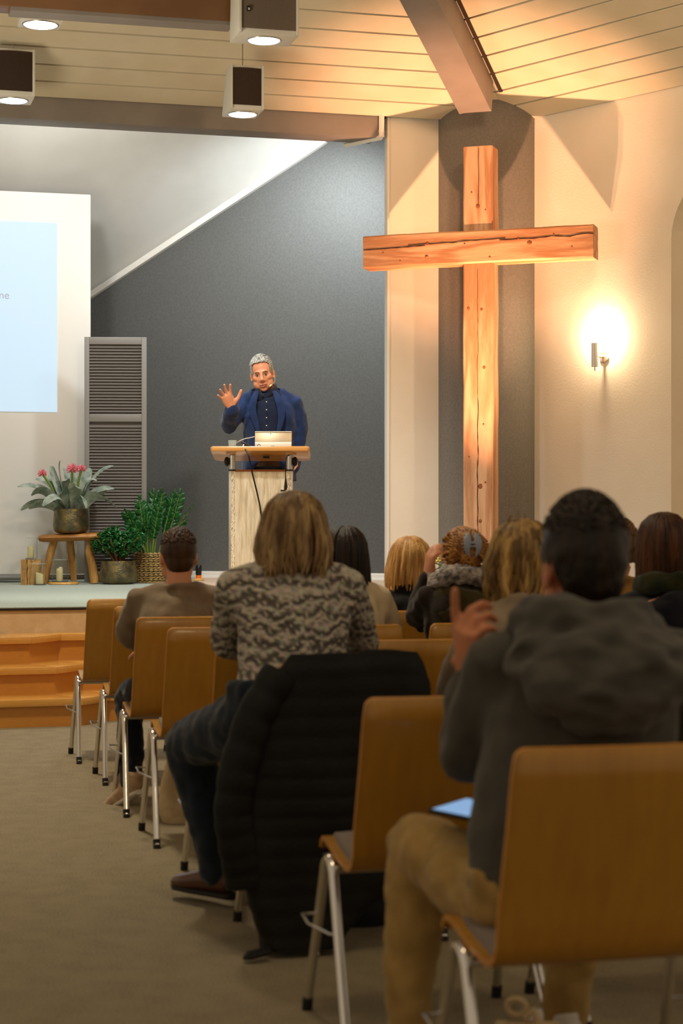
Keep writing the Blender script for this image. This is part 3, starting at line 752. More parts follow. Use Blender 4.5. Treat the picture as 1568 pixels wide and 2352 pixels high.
# ================================================================== MICROPHONE ON ITS STAND
mc = P(456, 1331, 17.3)
t = empty('handheld_microphone', (mc.x, 17.3, SZ), 0, 'black handheld microphone with an orange ring upright on a round wooden foot', 'microphone')
build(MB().lathe([(.052,0),(.055,.006),(.05,.014),(.03,.022)], 28), 'wooden_foot', M['lightwood'], t, smooth=True)
build(MB().lathe([(.026,.018),(.026,.05)], 24), 'orange_ring', M['orange'], t, smooth=True)
build(MB().lathe([(.025,.05),(.028,.07),(.027,.085),(.029,.09),(.030,.115),(.027,.14),(.018,.147)], 24), 'grille_head', M['black'], t, smooth=True)

# ================================================================== LECTERN
LD = 13.2
lc = P(600, 1040, LD)
LE = empty('lectern', (lc.x, LD, SZ), 0, 'height-adjustable lectern with wooden top and linen-covered front', 'lectern')
def lp(x, y, d=LD): return P(x, y, d)-V((lc.x, LD, SZ))
zt_ = lp(600,1036).z
pl_ = []
tx0, tx1 = lp(488,1040).x, lp(712,1040).x
outl = [(tx0,-.20),(tx0+.012,-.225),(tx1-.012,-.225),(tx1,-.20),(tx1,.20),(tx1-.04,.25),(tx0+.04,.25),(tx0,.20)]
tm = MB().prism([V((x,y,0)) for x, y in outl], (0,0,.034)); tm.xf(Mx.Translation((0,.0,zt_-.034)) @ Mx.Rotation(math.radians(-7), 4, 'X'))
build(tm, 'table_top', M['podwood'], LE, bevel=.006)
pxl, pxr = lp(534,1070).x, lp(665,1070).x
zf = lp(600,1080).z
for x in (pxl, pxr):
    p_ = build(MB().cyl((x,-.03,zf-.05),(x,-.03,zt_-.03),.021,20), 'upper_tube', M['alu'], LE, smooth=True)
    build(MB().box((x,-.03,zf/2),(.05,.06,zf-.004)), 'lower_profile', M['alu'], LE, bevel=.012)
    build(MB().cyl((x,-.03,zf-.008),(x,-.03,zf+.004),.0275,20), 'collar', M['black'], LE, smooth=True)
    sg = -1 if x == pxl else 1
    kb = MB().ell((x+sg*.038,-.03,zt_-.075),(.020,.022,.034),None,12,8).cyl((x,-.03,zt_-.06),(x+sg*.04,-.03,zt_-.06),.009,8)
    build(kb, 'clamp_knob', M['black'], LE, smooth=True)
    build(MB().box((x,0,.02),(.07,.42,.04)), 'foot', M['alu'], LE, bevel=.008)
x0 = pxl+.003; x1 = pxr-.005
build(MB().box(((x0+x1)/2,-.035,zf-.006),(x1-x0-.04,.02,.018)), 'wood_strip', M['podedge'], LE)
lin = MB(); nx, nz = 50, 60; fr = []
for j in range(nz+1):
    for i in range(nx+1):
        x = x0-.012+(x1-x0+.030)*i/nx; z = zf-.012-(zf-.05)*j/nz
        y = -.068-.006*mn.noise(V((x*26, z*1.8, 2)))-.003*mn.noise(V((x*60, z*6, 5)))
        fr.append((x+.006*mn.noise(V((z*9, i/nx*2, 3))), y, z))
lin.add(fr, [(j*(nx+1)+i, j*(nx+1)+i+1, (j+1)*(nx+1)+i+1, (j+1)*(nx+1)+i) for j in range(nz) for i in range(nx)])
build(lin, 'linen_cover', M['linen'], LE, smooth=True)
frm = MB(); random.seed(2)
for xx, sg in ((x0+.012, -1), (x1-.008, 1)):
    for k in range(150):
        z = zf-.03-(zf-.08)*k/150
        p = V((xx, -.075, z)); l = .02+.016*random.random()
        frm.tube([p, p+V((sg*l*.3+random.gauss(0,.004), -.006, -.012)), p+V((sg*l*.45+random.gauss(0,.006), -.004, -.02-.012*random.random()))], [.0032,.0026,.0012], 5)
o = build(frm, 'fringe', M['fringe'], LE, smooth=True); o['kind'] = 'stuff'
build(MB().box((lp(612,1050).x,-.05,zt_-.045),(.045,.03,.016)), 'cable_clip', M['black'], LE)

# items on the lectern
lt = empty('tablet_computer', V((lc.x, LD, SZ))+V((lp(627,1030).x, .02, zt_+.004)), 0, 'silver tablet computer on its kickstand, back to the hall, on the lectern', 'computer')
lw = 85/325.8; lh = 43/325.8
Rx = Mx.Rotation(math.radians(-14), 4, 'X')
build(MB().box((0,0,lh*.5+.006),(lw,.009,lh*1.02)).xf(Rx), 'back_cover', M['laptop'], lt, bevel=.003)
build(MB().box((0,-.0056,lh*.99+.006),(lw*.99,.0115,.004)).xf(Rx), 'top_edge', M['laptop2'], lt)
ks = MB().box((0,-.012,lh*.20),(lw*.985,.004,lh*.36)); build(ks.xf(Mx.Rotation(math.radians(-4), 4, 'X')), 'kickstand', M['laptop2'], lt, bevel=.001)
build(MB().box((0,-.0052,lh*.40),(lw*.985,.004,lh*.12)).xf(Rx), 'hinge_band', M['lampwhite'], lt)
for i in range(2): build(MB().box((-.008+.012*i,-.0145,lh*.215),(.009,.0015,.009)).xf(Mx.Rotation(math.radians(-4), 4, 'X')), 'emblem', M['black'], lt)
build(MB().ell((-.02,-.006,lh*.94),(.0035,.0025,.0035),None,8,6).xf(Rx), 'camera_dot', M['black'], lt)
gl_ = V((lc.x, LD, SZ))+V((lp(536,1030).x, -.12, zt_+.012))
g = empty('water_glass', gl_, 0, 'clear tumbler half full of water on the lectern', 'glass')
gp = [(.025,0),(.030,.05),(.031,.058),(.0285,.058),(.0275,.05),(.0235,.005)]
build(MB().lathe(gp, 24), 'glass_wall', M['glassrim'], g, smooth=True)
build(MB().tube([(.0298*math.cos(2*PI*k/24),.0298*math.sin(2*PI*k/24),.058) for k in range(24)], .0015, 6, closed=True), 'rim', M['glassrim'], g, smooth=True)
build(MB().lathe([(.023,.004),(.0262,.028),(.001,.0281)], 24), 'water', M['water'], g, smooth=True)
dv = V((lc.x, LD, SZ))+V((lp(572,1026).x, -.14, zt_+.035))
t = empty('desk_receiver', dv, 0, 'small black device lying tilted on the lectern beside the tablet', 'device')
build(MB().box((0,0,0),(.105,.05,.016),Mx.Rotation(math.radians(25), 3, 'Y')), 'case', M['black'], t, bevel=.004)
build(MB().cyl((-.03,-.02,.004),(-.034,-.03,-.012),.006,10), 'plug', M['steel'], t)
def cable(name, pts, r, m, label):
    # smooth through the points
    pp = []
    for i in range(len(pts)-1):
        p0, p1, p2, p3 = pts[max(i-1,0)], pts[i], pts[i+1], pts[min(i+2,len(pts)-1)]
        for k in range(6):
            t_ = k/6; pp.append(.5*((2*p1)+(p2-p0)*t_+(2*p0-5*p1+4*p2-p3)*t_*t_+(3*p1-p0-3*p2+p3)*t_**3))
    pp.append(pts[-1])
    return tag(build(MB().tube(pp, r, 8), name, m, smooth=True), label, 'cable')
cable('cable', [dv+V((-.034,-.03,-.012)), P(570,1045,12.93), P(580,1090,12.98), P(592,1140,13.04), P(600,1185,13.07), P(606,1260,13.08), P(608,1360,13.1)], .0055, M['cable'], 'black cable running down the linen front of the lectern')
cable('cable', [P(664,1046,13.02), P(658,1050,12.98), P(655.5,1075,13.06), P(655.5,1100,13.06), P(656,1122,13.06)], .004, M['cable'], 'black lead with plug hanging at the right tube of the lectern')
pgo = build(MB().tube([P(656,1100,13.05), P(656,1118,13.05), P(655,1126,13.05)], [.006,.012,.009], 10).box(P(650,1127,13.05), (.035,.016,.012)), 'plug', M['black'], smooth=True); tag(pgo, 'black angled plug at the end of the hanging lead', 'plug')
cable('cable', [P(584,1003,13.16), P(572,1006,13.1), P(562,1008,13.08), P(548,1014,13.1), P(538,1022,13.2)], .0028, M['cablew'], 'thin white cable from the tablet past the water glass')
cable('cable', [P(590,1030,13.05), P(594,1020,13.02), P(606,1030,13.0), P(640,1033,12.99)], .0022, M['cable'], 'thin black wire looping in front of the tablet')
# ================================================================== CHAIRS
CH = math.radians(14)
M['hook'] = M['steel']
def make_chair():
    r = empty('stacking_chair', (0,0,0), 0, 'stacking chair', 'chair', 'wooden stacking chairs in rows')
    # local: x right, y forward (towards the stage), back at -y
    # one bent plywood shell: side profile (y, z) from back top to seat front
    prof = [(-.245,.860),(-.238,.80),(-.222,.70),(-.200,.60),(-.182,.52),(-.170,.475),(-.155,.447),(-.130,.432),(-.09,.430),(0,.440),(.10,.452),(.17,.458),(.205,.455),(.228,.440),(.236,.425)]
    def hw(i):
        z = prof[i][1]; y = prof[i][0]
        if i <= 5: return .222+.012*(.86-z)/.4
        return .234-.012*max(0, y)/.2
    def cup(i, x):                       # slight concavity of the back
        return -.016*(x/.23)**2*(1 if i < 5 else .3) if i < 8 else 0
    mb = MB(); th = .011
    XS = [0,.3,.6,.8,.883,.915,.945,.97,.988,1]; XS = [-x for x in XS[:0:-1]]+XS; nx = len(XS)-1
    rows = []
    for i, (y, z) in enumerate(prof):
        t0 = V((0, prof[min(i+1,len(prof)-1)][0]-prof[max(i-1,0)][0], prof[min(i+1,len(prof)-1)][1]-prof[max(i-1,0)][1])).normalized()
        nrm = V((0, -t0.z, t0.y)) ; nrm = -nrm if nrm.y*(-1) > 0 and i < 3 else nrm
        nrm = V((0, t0.z, -t0.y))       # outward (back / underside)
        if nrm.z > .1 and i > 7: nrm = -nrm
        if i < 6 and nrm.y > 0: nrm = -nrm
        row = []
        for k in range(nx+1):
            x = hw(i)*XS[k]
            zc = z
            if i == 0:
                e_ = max(0, abs(x)-(hw(0)-.026)); zc = z-(.026-math.sqrt(max(0, .026**2-e_**2)))
            c = V((x, y+cup(i, x)*-1, zc)); row.append((c, c+nrm*th))
        rows.append(row)
    n = len(prof); W_ = nx+1
    vs_ = [p[0] for row in rows for p in row]+[p[1] for row in rows for p in row]; o_ = n*W_
    fs = []; edge_f = []
    for i in range(n-1):
        for k in range(nx):
            fs.append((i*W_+k, i*W_+k+1, (i+1)*W_+k+1, (i+1)*W_+k)); fs.append((o_+i*W_+k, o_+(i+1)*W_+k, o_+(i+1)*W_+k+1, o_+i*W_+k+1))
        for k in (0, nx): edge_f.append((i*W_+k, (i+1)*W_+k, o_+(i+1)*W_+k, o_+i*W_+k))
    for k in range(nx):
        for i in (0, n-1): edge_f.append((i*W_+k, i*W_+k+1, o_+i*W_+k+1, o_+i*W_+k))
    me = bpy.data.meshes.new('shell'); me.from_pydata([tuple(v) for v in vs_], [], fs+edge_f); me.update(); fixn(me)
    me.materials.append(M['ply']); me.materials.append(M['plyedge'])
    for i, p in enumerate(me.polygons): p.material_index = 1 if i >= len(fs) else 0; p.use_smooth = i < len(fs)
    o = bpy.data.objects.new('plywood_shell', me); COL.objects.link(o); o.parent = r
    # upholstered pad
    cu_ = MB(); m_ = 10; ring = []
    for i in range(m_+1):
        y = -.125+.345*i/m_; base = .432 if y < -.09 else .430+(y+.09)*.09
        if y > .17: base = .4555-(y-.17)**2*8
        w_ = .212*(1-.10*max(0, y/.22)**2); e = .018*math.sqrt(max(0, 1-((y-.047)/.176)**2))+.004
        ring.append([(-w_,y,base),(-w_*.97,y,base+e*.8),(-w_*.6,y,base+e),(0,y,base+e),(w_*.6,y,base+e),(w_*.97,y,base+e*.8),(w_,y,base)])
    cu_.v = [V(p) for rg in ring for p in rg]
    for i in range(m_):
        for k in range(7): cu_.f.append((i*7+k, i*7+(k+1)%7, (i+1)*7+(k+1)%7, (i+1)*7+k))
    cu_.f += [tuple(range(7)), tuple(m_*7+k for k in range(7))[::-1]]
    build(cu_, 'seat_pad', M['seat_fabric'], r, smooth=True)
    for sx in (-1, 1):
        X = sx*.243
        arc = lambda a: V((X, .035+.052*math.cos(a), .372+.055*math.sin(a)))
        fl = [V((X+sx*.018, .205, .012)), V((X+sx*.008,.14,.21)), arc(.1)]+[arc(a) for a in (.5,.9,1.25,PI/2)]
        rl = [V((X+sx*.018,-.225,.012)), V((X+sx*.008,-.11,.21)), arc(PI-.1)]+[arc(PI-a) for a in (.5,.9,1.25,PI/2)]
        for pts in (fl, rl):
            l = build(MB().tube(pts, .0125, 12, side=(1,0,0)), 'leg', M['chrome'], r, smooth=True)
            f = pts[0]; build(MB().tube([f+V((0,0,-.012)), f+V((0,(.01 if f.y > 0 else -.01)*-1,.022))], [.0145,.0145], 12, side=(1,0,0)), 'foot_cap', M['rubber'], l, smooth=True)
        hk = [V((X+sx*.012,.12,.27)), V((X+sx*.055,.10,.275)), V((X+sx*.055,.03,.265)), V((X+sx*.015,-.035,.25)), V((X+sx*.0,-.09,.262))]
        build(MB().tube(hk, .0035, 6, side=(0,0,1)), 'linking_hook', M['hook'], r, smooth=True)
    for y, z in ((-.02,.408),(.085,.42)):
        build(MB().tube([(-.243,y,z),(.243,y,z)], .0105, 10), 'cross_tube', M['steel'], r, smooth=True)
    build(MB().box((0,-.05,.424),(.05,.03,.014)), 'mount_block', M['black'], r)
    return r
proto = make_chair()
CHAIRS = []
def place_chair(px, d, label, first=[True], rot=0.0):
    """px: photo x of the back's top left corner, d its distance"""
    a = CH+rot
    o = proto if first[0] else copy_tree(proto); first[0] = False
    corner = P(px, 0, d); Rm = Mx.Rotation(a, 3, 'Z')
    off = Rm @ V((-.222, -.245, 0))
    o.location = (corner.x-off.x, d-off.y, 0); o.rotation_euler = (0,0,a); o['label'] = label
    CHAIRS.append(o); return o
CB = {}
for key, px, d, lab in (
    ('c1', 200, 9.75, 'empty wooden chair nearest the steps, front of the aisle'),
    ('c2', 262, 8.97, 'wooden chair partly behind the man in the taupe shirt, second along the aisle'),
    ('c3', 313, 8.02, 'wooden chair carrying the short-haired man in the taupe shirt'),
    ('c4', 385, 7.28, 'wooden chair just left of the man in the knitted pullover, fourth along the aisle'),
    ('c5', 497, 6.42, 'wooden chair mostly hidden by the knitted pullover, fifth along the aisle'),
    ('c6', 640, 5.56, 'chair under the long black quilted coat'),
    ('c7', 838, 4.49, 'empty wooden chair right of the black coat with grey seat showing'),
    ('c8', 1182, 3.52, 'large wooden chair at the lower right, nearest the camera'),
    ('c3b', 620, 8.35, 'wooden chair hidden in front of the dark-haired woman'),
    ('c3c', 872, 8.55, 'chair of the woman with the blonde bob'),
    ('c4b', 678, 7.40, 'wooden chair of the dark-haired woman in cream, its right corner showing'),
    ('c4c', 989, 7.57, 'wooden chair of the woman with the hair clip, its left corner showing'),
    ('c5b', 847, 6.55, 'empty wooden chair behind the black coat, right of the knitted pullover'),
    ('c5c', 1335, 6.70, 'wooden chair of the person in the navy jacket at the right'),
    ('c6b', 1052, 5.70, 'wooden chair of the woman with shaggy blonde hair'),
    ('c6c', 1558, 5.85, 'wooden chair whose edge shows at the right border'),
    ('c7b', 1390, 4.66, 'wooden chair in front of the young man in the hoodie')):
    CB[key] = place_chair(px, d, lab)

# ================================================================== COAT, BAGS
M['coat'] = mat('black_quilt', '#0d0c0b', .62, var=(9, '#141210'), bump=(90, .002), spec=.25)
c6 = CB['c6']
ct = empty('quilted_coat', c6.location, CH, 'long black quilted coat draped over a chair back and hanging to the floor', 'coat')
mb = MB(); nz_ = 90; na = 40
for j in range(nz_+1):
    t = j/nz_; z = .885-.865*t
    # left / right extents of the hanging cloth (chair-local x), seen from behind
    def lerp(tab, t):
        for (a, va), (b, vb) in zip(tab, tab[1:]):
            if t <= b: return va+(vb-va)*((t-a)/(b-a))
        return tab[-1][1]
    xl = lerp([(0,-.185),(.03,-.205),(.10,-.255),(.2,-.315),(.4,-.36),(.55,-.372),(.7,-.34),(.85,-.31),(1,-.27)], t)
    xr = lerp([(0,.205),(.03,.222),(.1,.245),(.25,.26),(.5,.25),(.75,.19),(.85,.08),(.95,-.02),(1,-.06)], t)
    yb = lerp([(0,-.262),(.05,-.275),(.3,-.285),(.6,-.30),(1,-.33)], t)
    yf = lerp([(0,-.225),(.05,-.20),(.2,-.165),(.45,-.135),(.55,-.20),(1,-.20)], t)
    q = abs(math.sin(PI*(z+.012*mn.noise(V((t*3,1,1))))/.058))**.5*.0042*(.4+.6*min(1, t*6))
    cx_, cy_ = (xl+xr)/2, (yb+yf)/2; hx_, hy_ = (xr-xl)/2, (yf-yb)/2
    for k in range(na):
        a = 2*PI*k/na; ca, sa = math.cos(a), math.sin(a); e = .55
        x = cx_+hx_*math.copysign(abs(ca)**e, ca); y = cy_+hy_*math.copysign(abs(sa)**e, sa)
        nz1 = mn.noise(V((x*7, z*3, 2)))*.022*min(1, t*4)
        mb.v.append(V((x+ca*(q+nz1), y+sa*(q+nz1*.8), z+.012*mn.noise(V((x*5, 1, 4)))*(1-t))))
for j in range(nz_):
    for k in range(na): mb.f.append((j*na+k, j*na+(k+1)%na, (j+1)*na+(k+1)%na, (j+1)*na+k))
mb.f += [tuple(range(na))[::-1], tuple(nz_*na+k for k in range(na))]
build(mb, 'coat_body', M['coat'], ct, smooth=True)
sv = MB(); pts = [V((-.215,-.245,.83)), V((-.30,-.262,.70)), V((-.35,-.27,.55)), V((-.365,-.27,.42)), V((-.345,-.27,.30)), V((-.325,-.265,.20))]
fine = []
for i in range(len(pts)-1):
    for k in range(12): fine.append(pts[i].lerp(pts[i+1], k/12))
sv.tube(fine, [(.055+.005*abs(math.sin(i*.52))**.6, .045+.005*abs(math.sin(i*.52))**.6) for i in range(len(fine))], 16, side=(1,0,0))
build(sv, 'sleeve', M['coat'], ct, smooth=True)
build(MB().tube([(-.27,-.34,.03),(-.33,-.35,.022),(-.35,-.35,.012)], [(.012,.02),(.012,.03),(.004,.008)], 8), 'hem_strap', M['coat'], ct, smooth=True)
build(MB().ell((-.13,-.35,.014),(.008,.008,.008),None,10,6), 'snap_button', M['chrome'], ct, smooth=True)

M['canvas'] = mat('canvas', '#cdb590', .95, var=(18, '#bda47e'), bump=(200, .001))
def soft_bag(name, loc, rz, size, m, label, cat, seed, handles=True):
    t = empty(name, loc, rz, label, cat)
    mb = MB(); W_, D_, H_ = size; n = 26; nz_ = 16
    for j in range(nz_+1):
        s_ = j/nz_; z = H_*s_
        for k in range(n):
            a = 2*PI*k/n; ca, sa = math.cos(a), math.sin(a); e = .6
            taper = 1-.22*s_; fl = D_*(1-.75*s_)
            x = W_/2*taper*math.copysign(abs(ca)**e, ca); y = fl/2*math.copysign(abs(sa)**e, sa)
            f_ = mn.noise(V((x*14, y*14+seed, z*6)))*.022
            rnd = .85+.15*min(1, s_*6)
            mb.v.append(V((x*rnd+ca*f_, y*rnd+sa*f_, z+.006*mn.noise(V((x*20, seed, 0)))*s_)))
    for j in range(nz_):
        for k in range(n): mb.f.append((j*n+k, j*n+(k+1)%n, (j+1)*n+(k+1)%n, (j+1)*n+k))
    mb.f += [tuple(range(n))[::-1], tuple(nz_*n+k for k in range(n))]
    build(mb, 'bag_body', m, t, smooth=True)
    if handles:
        for y in (-.012, .012):
            build(MB().tube([(-W_*.2,y,H_-.02),(-W_*.16,y,H_+.06),(0,y,H_+.10),(W_*.16,y,H_+.06),(W_*.2,y,H_-.02)], [(.012,.003)]*5, 6), 'handle', m, t, smooth=True)
    return t
b_ = P(420, 1893, 7.85); soft_bag('tote_bag', (b_.x+.02, 7.95, 0), math.radians(20), (.26,.14,.29), M['canvas'], 'beige canvas tote bag on the floor between the chairs, beside the jeans', 'bag', 3)
M['blackbag'] = mat('black_nylon', '#0b0b0c', .7, bump=(120, .001))
b_ = P(770, 2130, 6.0); soft_bag('backpack', (b_.x+.03, 6.0, 0), math.radians(10), (.36,.26,.30), M['blackbag'], 'black bag on the floor under the chairs, right of the coat', 'bag', 9, False)
b_ = P(1215, 2352, 4.35); bg = soft_bag('tote_bag', (b_.x-.01, 4.35, 0), math.radians(-15), (.20,.15,.12), M['canvas'], 'beige bag with a knotted strap beside the white sneaker', 'bag', 14, False)
build(MB().tube([(-.02+.022*math.cos(a), 0, .155+.018*math.sin(a)) for a in [2*PI*k/14 for k in range(14)]], .008, 8, closed=True).tube([(.0,0,.13),(.02,0,.15),(.03,.0,.12)], .010, 8), 'strap_knot', M['canvas'], bg, smooth=True)

# flowers before the cross
fv = P(1060, 1330, 12.9)
t = empty('side_table', (fv.x, 12.9, 0), 0, 'small round wooden table before the cross, hidden behind the audience', 'table')
build(MB().lathe([(.22,.70),(.23,.71),(.23,.725),(.22,.73)], 32), 'table_top', M['lightwood'], t, smooth=True)
build(MB().lathe([(.15,0),(.15,.02),(.03,.04),(.025,.70)], 24), 'pedestal', M['lightwood'], t, smooth=True)
t = empty('flower_vase', (fv.x, 12.9, .732), 0, 'glass vase of pale yellow flowers glimpsed behind the woman with the hair clip', 'flowers')
build(MB().lathe([(.045,0),(.05,.01),(.04,.10),(.05,.16),(.045,.16),(.035,.10),(.045,.02)], 24), 'vase', M['glassrim'], t, smooth=True)
M['petal'] = mat('petal_cream', '#f0e6a8', .6, var=(30, '#e6cf6a'), island=.15)
random.seed(11)
for k in range(16):
    a = k*2.4; r = .05+.19*math.sqrt(k/16); c = V((r*math.cos(a), r*math.sin(a)*.7, .34-.5*r+.03*random.random()))
    s_ = build(MB().tube([(0,0,.03), V((c.x*.5, c.y*.5, .2)), c], [.004]*3, 6), 'stem', M['stem'], t, smooth=True)
    for q in range(6):
        th = 2*PI*q/6; d = V((math.cos(th), math.sin(th), .55)).normalized()
        build(MB().ell(c+d*.024, (.014,.026,.004), d.to_track_quat('Y','Z').to_matrix(), 8, 5), 'petal', M['petal'], s_, smooth=True)
    build(MB().ell(V((c.x*.8, c.y*.8, c.z-.06)), (.02,.055,.004), V((c.x, c.y, -.1)).to_track_quat('Y','Z').to_matrix(), 8, 5), 'leaf', M['leafg'], s_, smooth=True)
# ================================================================== PEOPLE
def skinm(name, c): 
    m = mat(name, c, .5, var=(18, tuple(x*.86 for x in hx(c))), spec=.35)
    b = m.node_tree.nodes['Principled BSDF']; b.inputs['Subsurface Weight'].default_value = .12; b.inputs['Subsurface Radius'].default_value = (.02,.008,.004); b.inputs['Subsurface Scale'].default_value = .4
    return m
M['skin'] = skinm('skin', '#cf8f6c'); M['skin2'] = skinm('skin_pale', '#d49a78')
M['lip'] = mat('lip', '#b06a58', .5); M['eye'] = mat('eye_white', '#d8d0c6', .3); M['iris'] = mat('iris', '#2a1c12', .3); M['brow'] = mat('brow', '#7a5f50', .9)
def hairm(name, c, c2, isl=.35, rough=.42):
    return mat(name, c, rough, var=(38, c2), stretch=(1,1,.10), bump=(170, .004), island=isl, spec=.35)
def cloth(name, c, c2=None, rough=.95, sc=14, bump=(160, .0015)):
    return mat(name, c, rough, var=(sc, c2 or tuple(x*.85 for x in hx(c))), bump=bump, sheen=.15, spec=.2)
def rotm(yaw=0, pitch=0, roll=0):      # head frame: x right, y face, z up; yaw left +, pitch nod down +, roll tilt right +
    return (Mx.Rotation(yaw, 3, 'Z') @ Mx.Rotation(-pitch, 3, 'X') @ Mx.Rotation(roll, 3, 'Y'))
def head_shapes(mb, c, Rm, k=1.0, ears=True, face=True):
    """c: centre of the skull; skull half sizes about 7.6 x 9.6 x 10.5 cm"""
    A = lambda p: c+Rm @ (V(p)*k)
    E = lambda p, r, R2=None, nu=18, nv=12: mb.ell(A(p), (r[0]*k, r[1]*k, r[2]*k), Rm if R2 is None else Rm @ R2, nu, nv)
    E((0,-.012,.020), (.076,.094,.092), None, 24, 16)          # cranium
    E((0,.030,-.030), (.068,.062,.082))                        # mid face
    E((0,.042,-.082), (.054,.048,.044))                        # jaw
    E((0,.066,-.108), (.026,.024,.018))                        # chin
    for s in (-1, 1):
        E((s*.042,.036,-.070), (.028,.042,.040))               # jaw angle
        E((s*.040,.058,-.028), (.026,.026,.024))               # cheekbone
        if ears:
            E((s*.079,-.006,-.014), (.008,.016,.030), Mx.Rotation(s*.25, 3, 'Z') @ Mx.Rotation(-.18, 3, 'X'), 12, 8)
            E((s*.078,.002,-.040), (.008,.011,.013), None, 10, 6)
    if face:
        E((0,.082,.012), (.050,.016,.014))                     # brow ridge
        mb.tube([A((0,.088,.008)), A((0,.100,-.018)), A((0,.112,-.040)), A((0,.103,-.050))], [.010*k,.011*k,.014*k,.010*k], 10)
        for s in (-1, 1): E((s*.012,.096,-.046), (.009,.012,.008))
        E((0,.088,-.070), (.024,.014,.006)); E((0,.086,-.083), (.021,.014,.007))
def hand(mb, wrist, d, nrm, side, k=1.0, curls=(.25,.25,.3,.35), spread=.10, thumb=(.9,.25), rw=.027):
    """wrist point; d towards the fingers; nrm = palm normal (palm side); side=+1 thumb towards d x nrm. curls in radians per joint"""
    d = V(d).normalized(); nrm = V(nrm); nrm = (nrm-d*nrm.dot(d)).normalized(); ax = d.cross(nrm).normalized()*side   # ax towards the thumb
    w = V(wrist)
    pts = [w-d*.02*k, w+d*.02*k, w+d*.055*k, w+d*.092*k]
    mb.tube(pts, [(rw*.95*k,.021*k),(.034*k,.019*k),(.041*k,.016*k),(.039*k,.013*k)], 16, side=ax)
    fl = (.072,.080,.075,.058)
    for i in range(4):
        off = (.029-.0195*i)*k
        b = w+d*(.088-.006*abs(i-1))*k+ax*off
        dd = (d+ax*(spread*(1.4-i))).normalized(); cu = curls[i]
        tips = [b]; cur = dd; L_ = fl[i]*k; n_ = nrm
        seg = (.44,.31,.25)
        axis = cur.cross(nrm).normalized()
        for j in range(3):
            cur = Quaternion(axis, cu*(1.0 if j else .8)) @ cur
            tips.append(tips[-1]+cur*L_*seg[j])
        r0 = (.0092,.0095,.0090,.0080)[i]*k
        mb.tube([b-dd*.015*k]+tips[:1]+[tips[0].lerp(tips[1],.55)]+tips[1:2]+[tips[1].lerp(tips[2],.5)]+tips[2:]+[tips[-1]+cur*.004*k], [r0*1.1,r0*1.08,r0*.98,r0*1.02,r0*.92,r0*.95,r0*.82,r0*.4], 12)
    tb = w+d*.022*k+ax*.026*k
    td = (d*math.cos(thumb[0])+ax*math.sin(thumb[0])+nrm*thumb[1]).normalized()
    t1 = tb+td*.040*k; t2 = t1+(td*.85+d*.35).normalized()*.032*k; t3 = t2+(td*.75+d*.45).normalized()*.024*k
    mb.tube([tb-td*.012*k, tb, t1, t2, t3, t3+(t3-t2)*.12], [.016*k,.0165*k,.0125*k,.0115*k,.0095*k,.005*k], 12)
def capsule(mb, pts, rad, n=14, side=None):
    mb.tube(pts, rad, n, side=side); 
    for p, r in ((pts[0], rad[0]), (pts[-1], rad[-1])):
        rr = r if not isinstance(r, (tuple, list)) else min(r)
        mb.ell(p, (rr*.98,)*3, None, 12, 8)
def curve(pts, n=6):
    pts = [V(p) for p in pts]; out = []
    for i in range(len(pts)-1):
        p0, p1, p2, p3 = pts[max(i-1,0)], pts[i], pts[i+1], pts[min(i+2,len(pts)-1)]
        for k in range(n):
            t = k/n; out.append(.5*((2*p1)+(p2-p0)*t+(2*p0-5*p1+4*p2-p3)*t*t+(3*p1-p0-3*p2+p3)*t**3))
    return out+[pts[-1]]
def shoe(parent, heel, toe, m, sole, k=1.0):
    h, t = V(heel), V(toe); d = t-h; d.z = 0; L_ = d.length; d.normalize(); up = V((0,0,1)); b = V((h.x,h.y,0))
    if True:
        z0 = min(h.z, t.z)-.0
    P_ = lambda s, z: h+ (t-h)*s + up*z
    mb = MB(); mb.tube([P_(-.04,.045), P_(.02,.055), P_(.25,.058), P_(.5,.048), P_(.75,.036), P_(.93,.030), P_(1.0,.026)], [(.022,.028),(.038,.036),(.043,.038),(.036,.043),(.030,.047),(.024,.038),(.010,.016)], 16, side=up)
    mb.tube([P_(.10,.06), P_(.08,.115)], [.038,.040], 14)
    me = remeshed(mb, .009, 3); link('shoe_upper', me, m, parent)
    sb = MB(); sb.tube([P_(-.05,.012), P_(.02,.012), P_(.3,.012), P_(.6,.012), P_(.9,.012), P_(1.02,.014)], [(.012,.024),(.013,.036),(.013,.036),(.013,.045),(.013,.040),(.011,.014)], 14, side=up)
    build(sb, 'shoe_sole', sole, parent, smooth=True)
M['sole'] = mat('sole', '#d8d2c4', .7); M['soled'] = mat('sole_dark', '#1c130c', .7)
M['shoebrown'] = mat('leather_brown', '#4a2614', .35, coat=.2); M['shoebeige'] = mat('sneaker_beige', '#b89a78', .8, var=(30, '#a5876a')); M['shoewhite'] = mat('sneaker_white', '#cfcac0', .7)

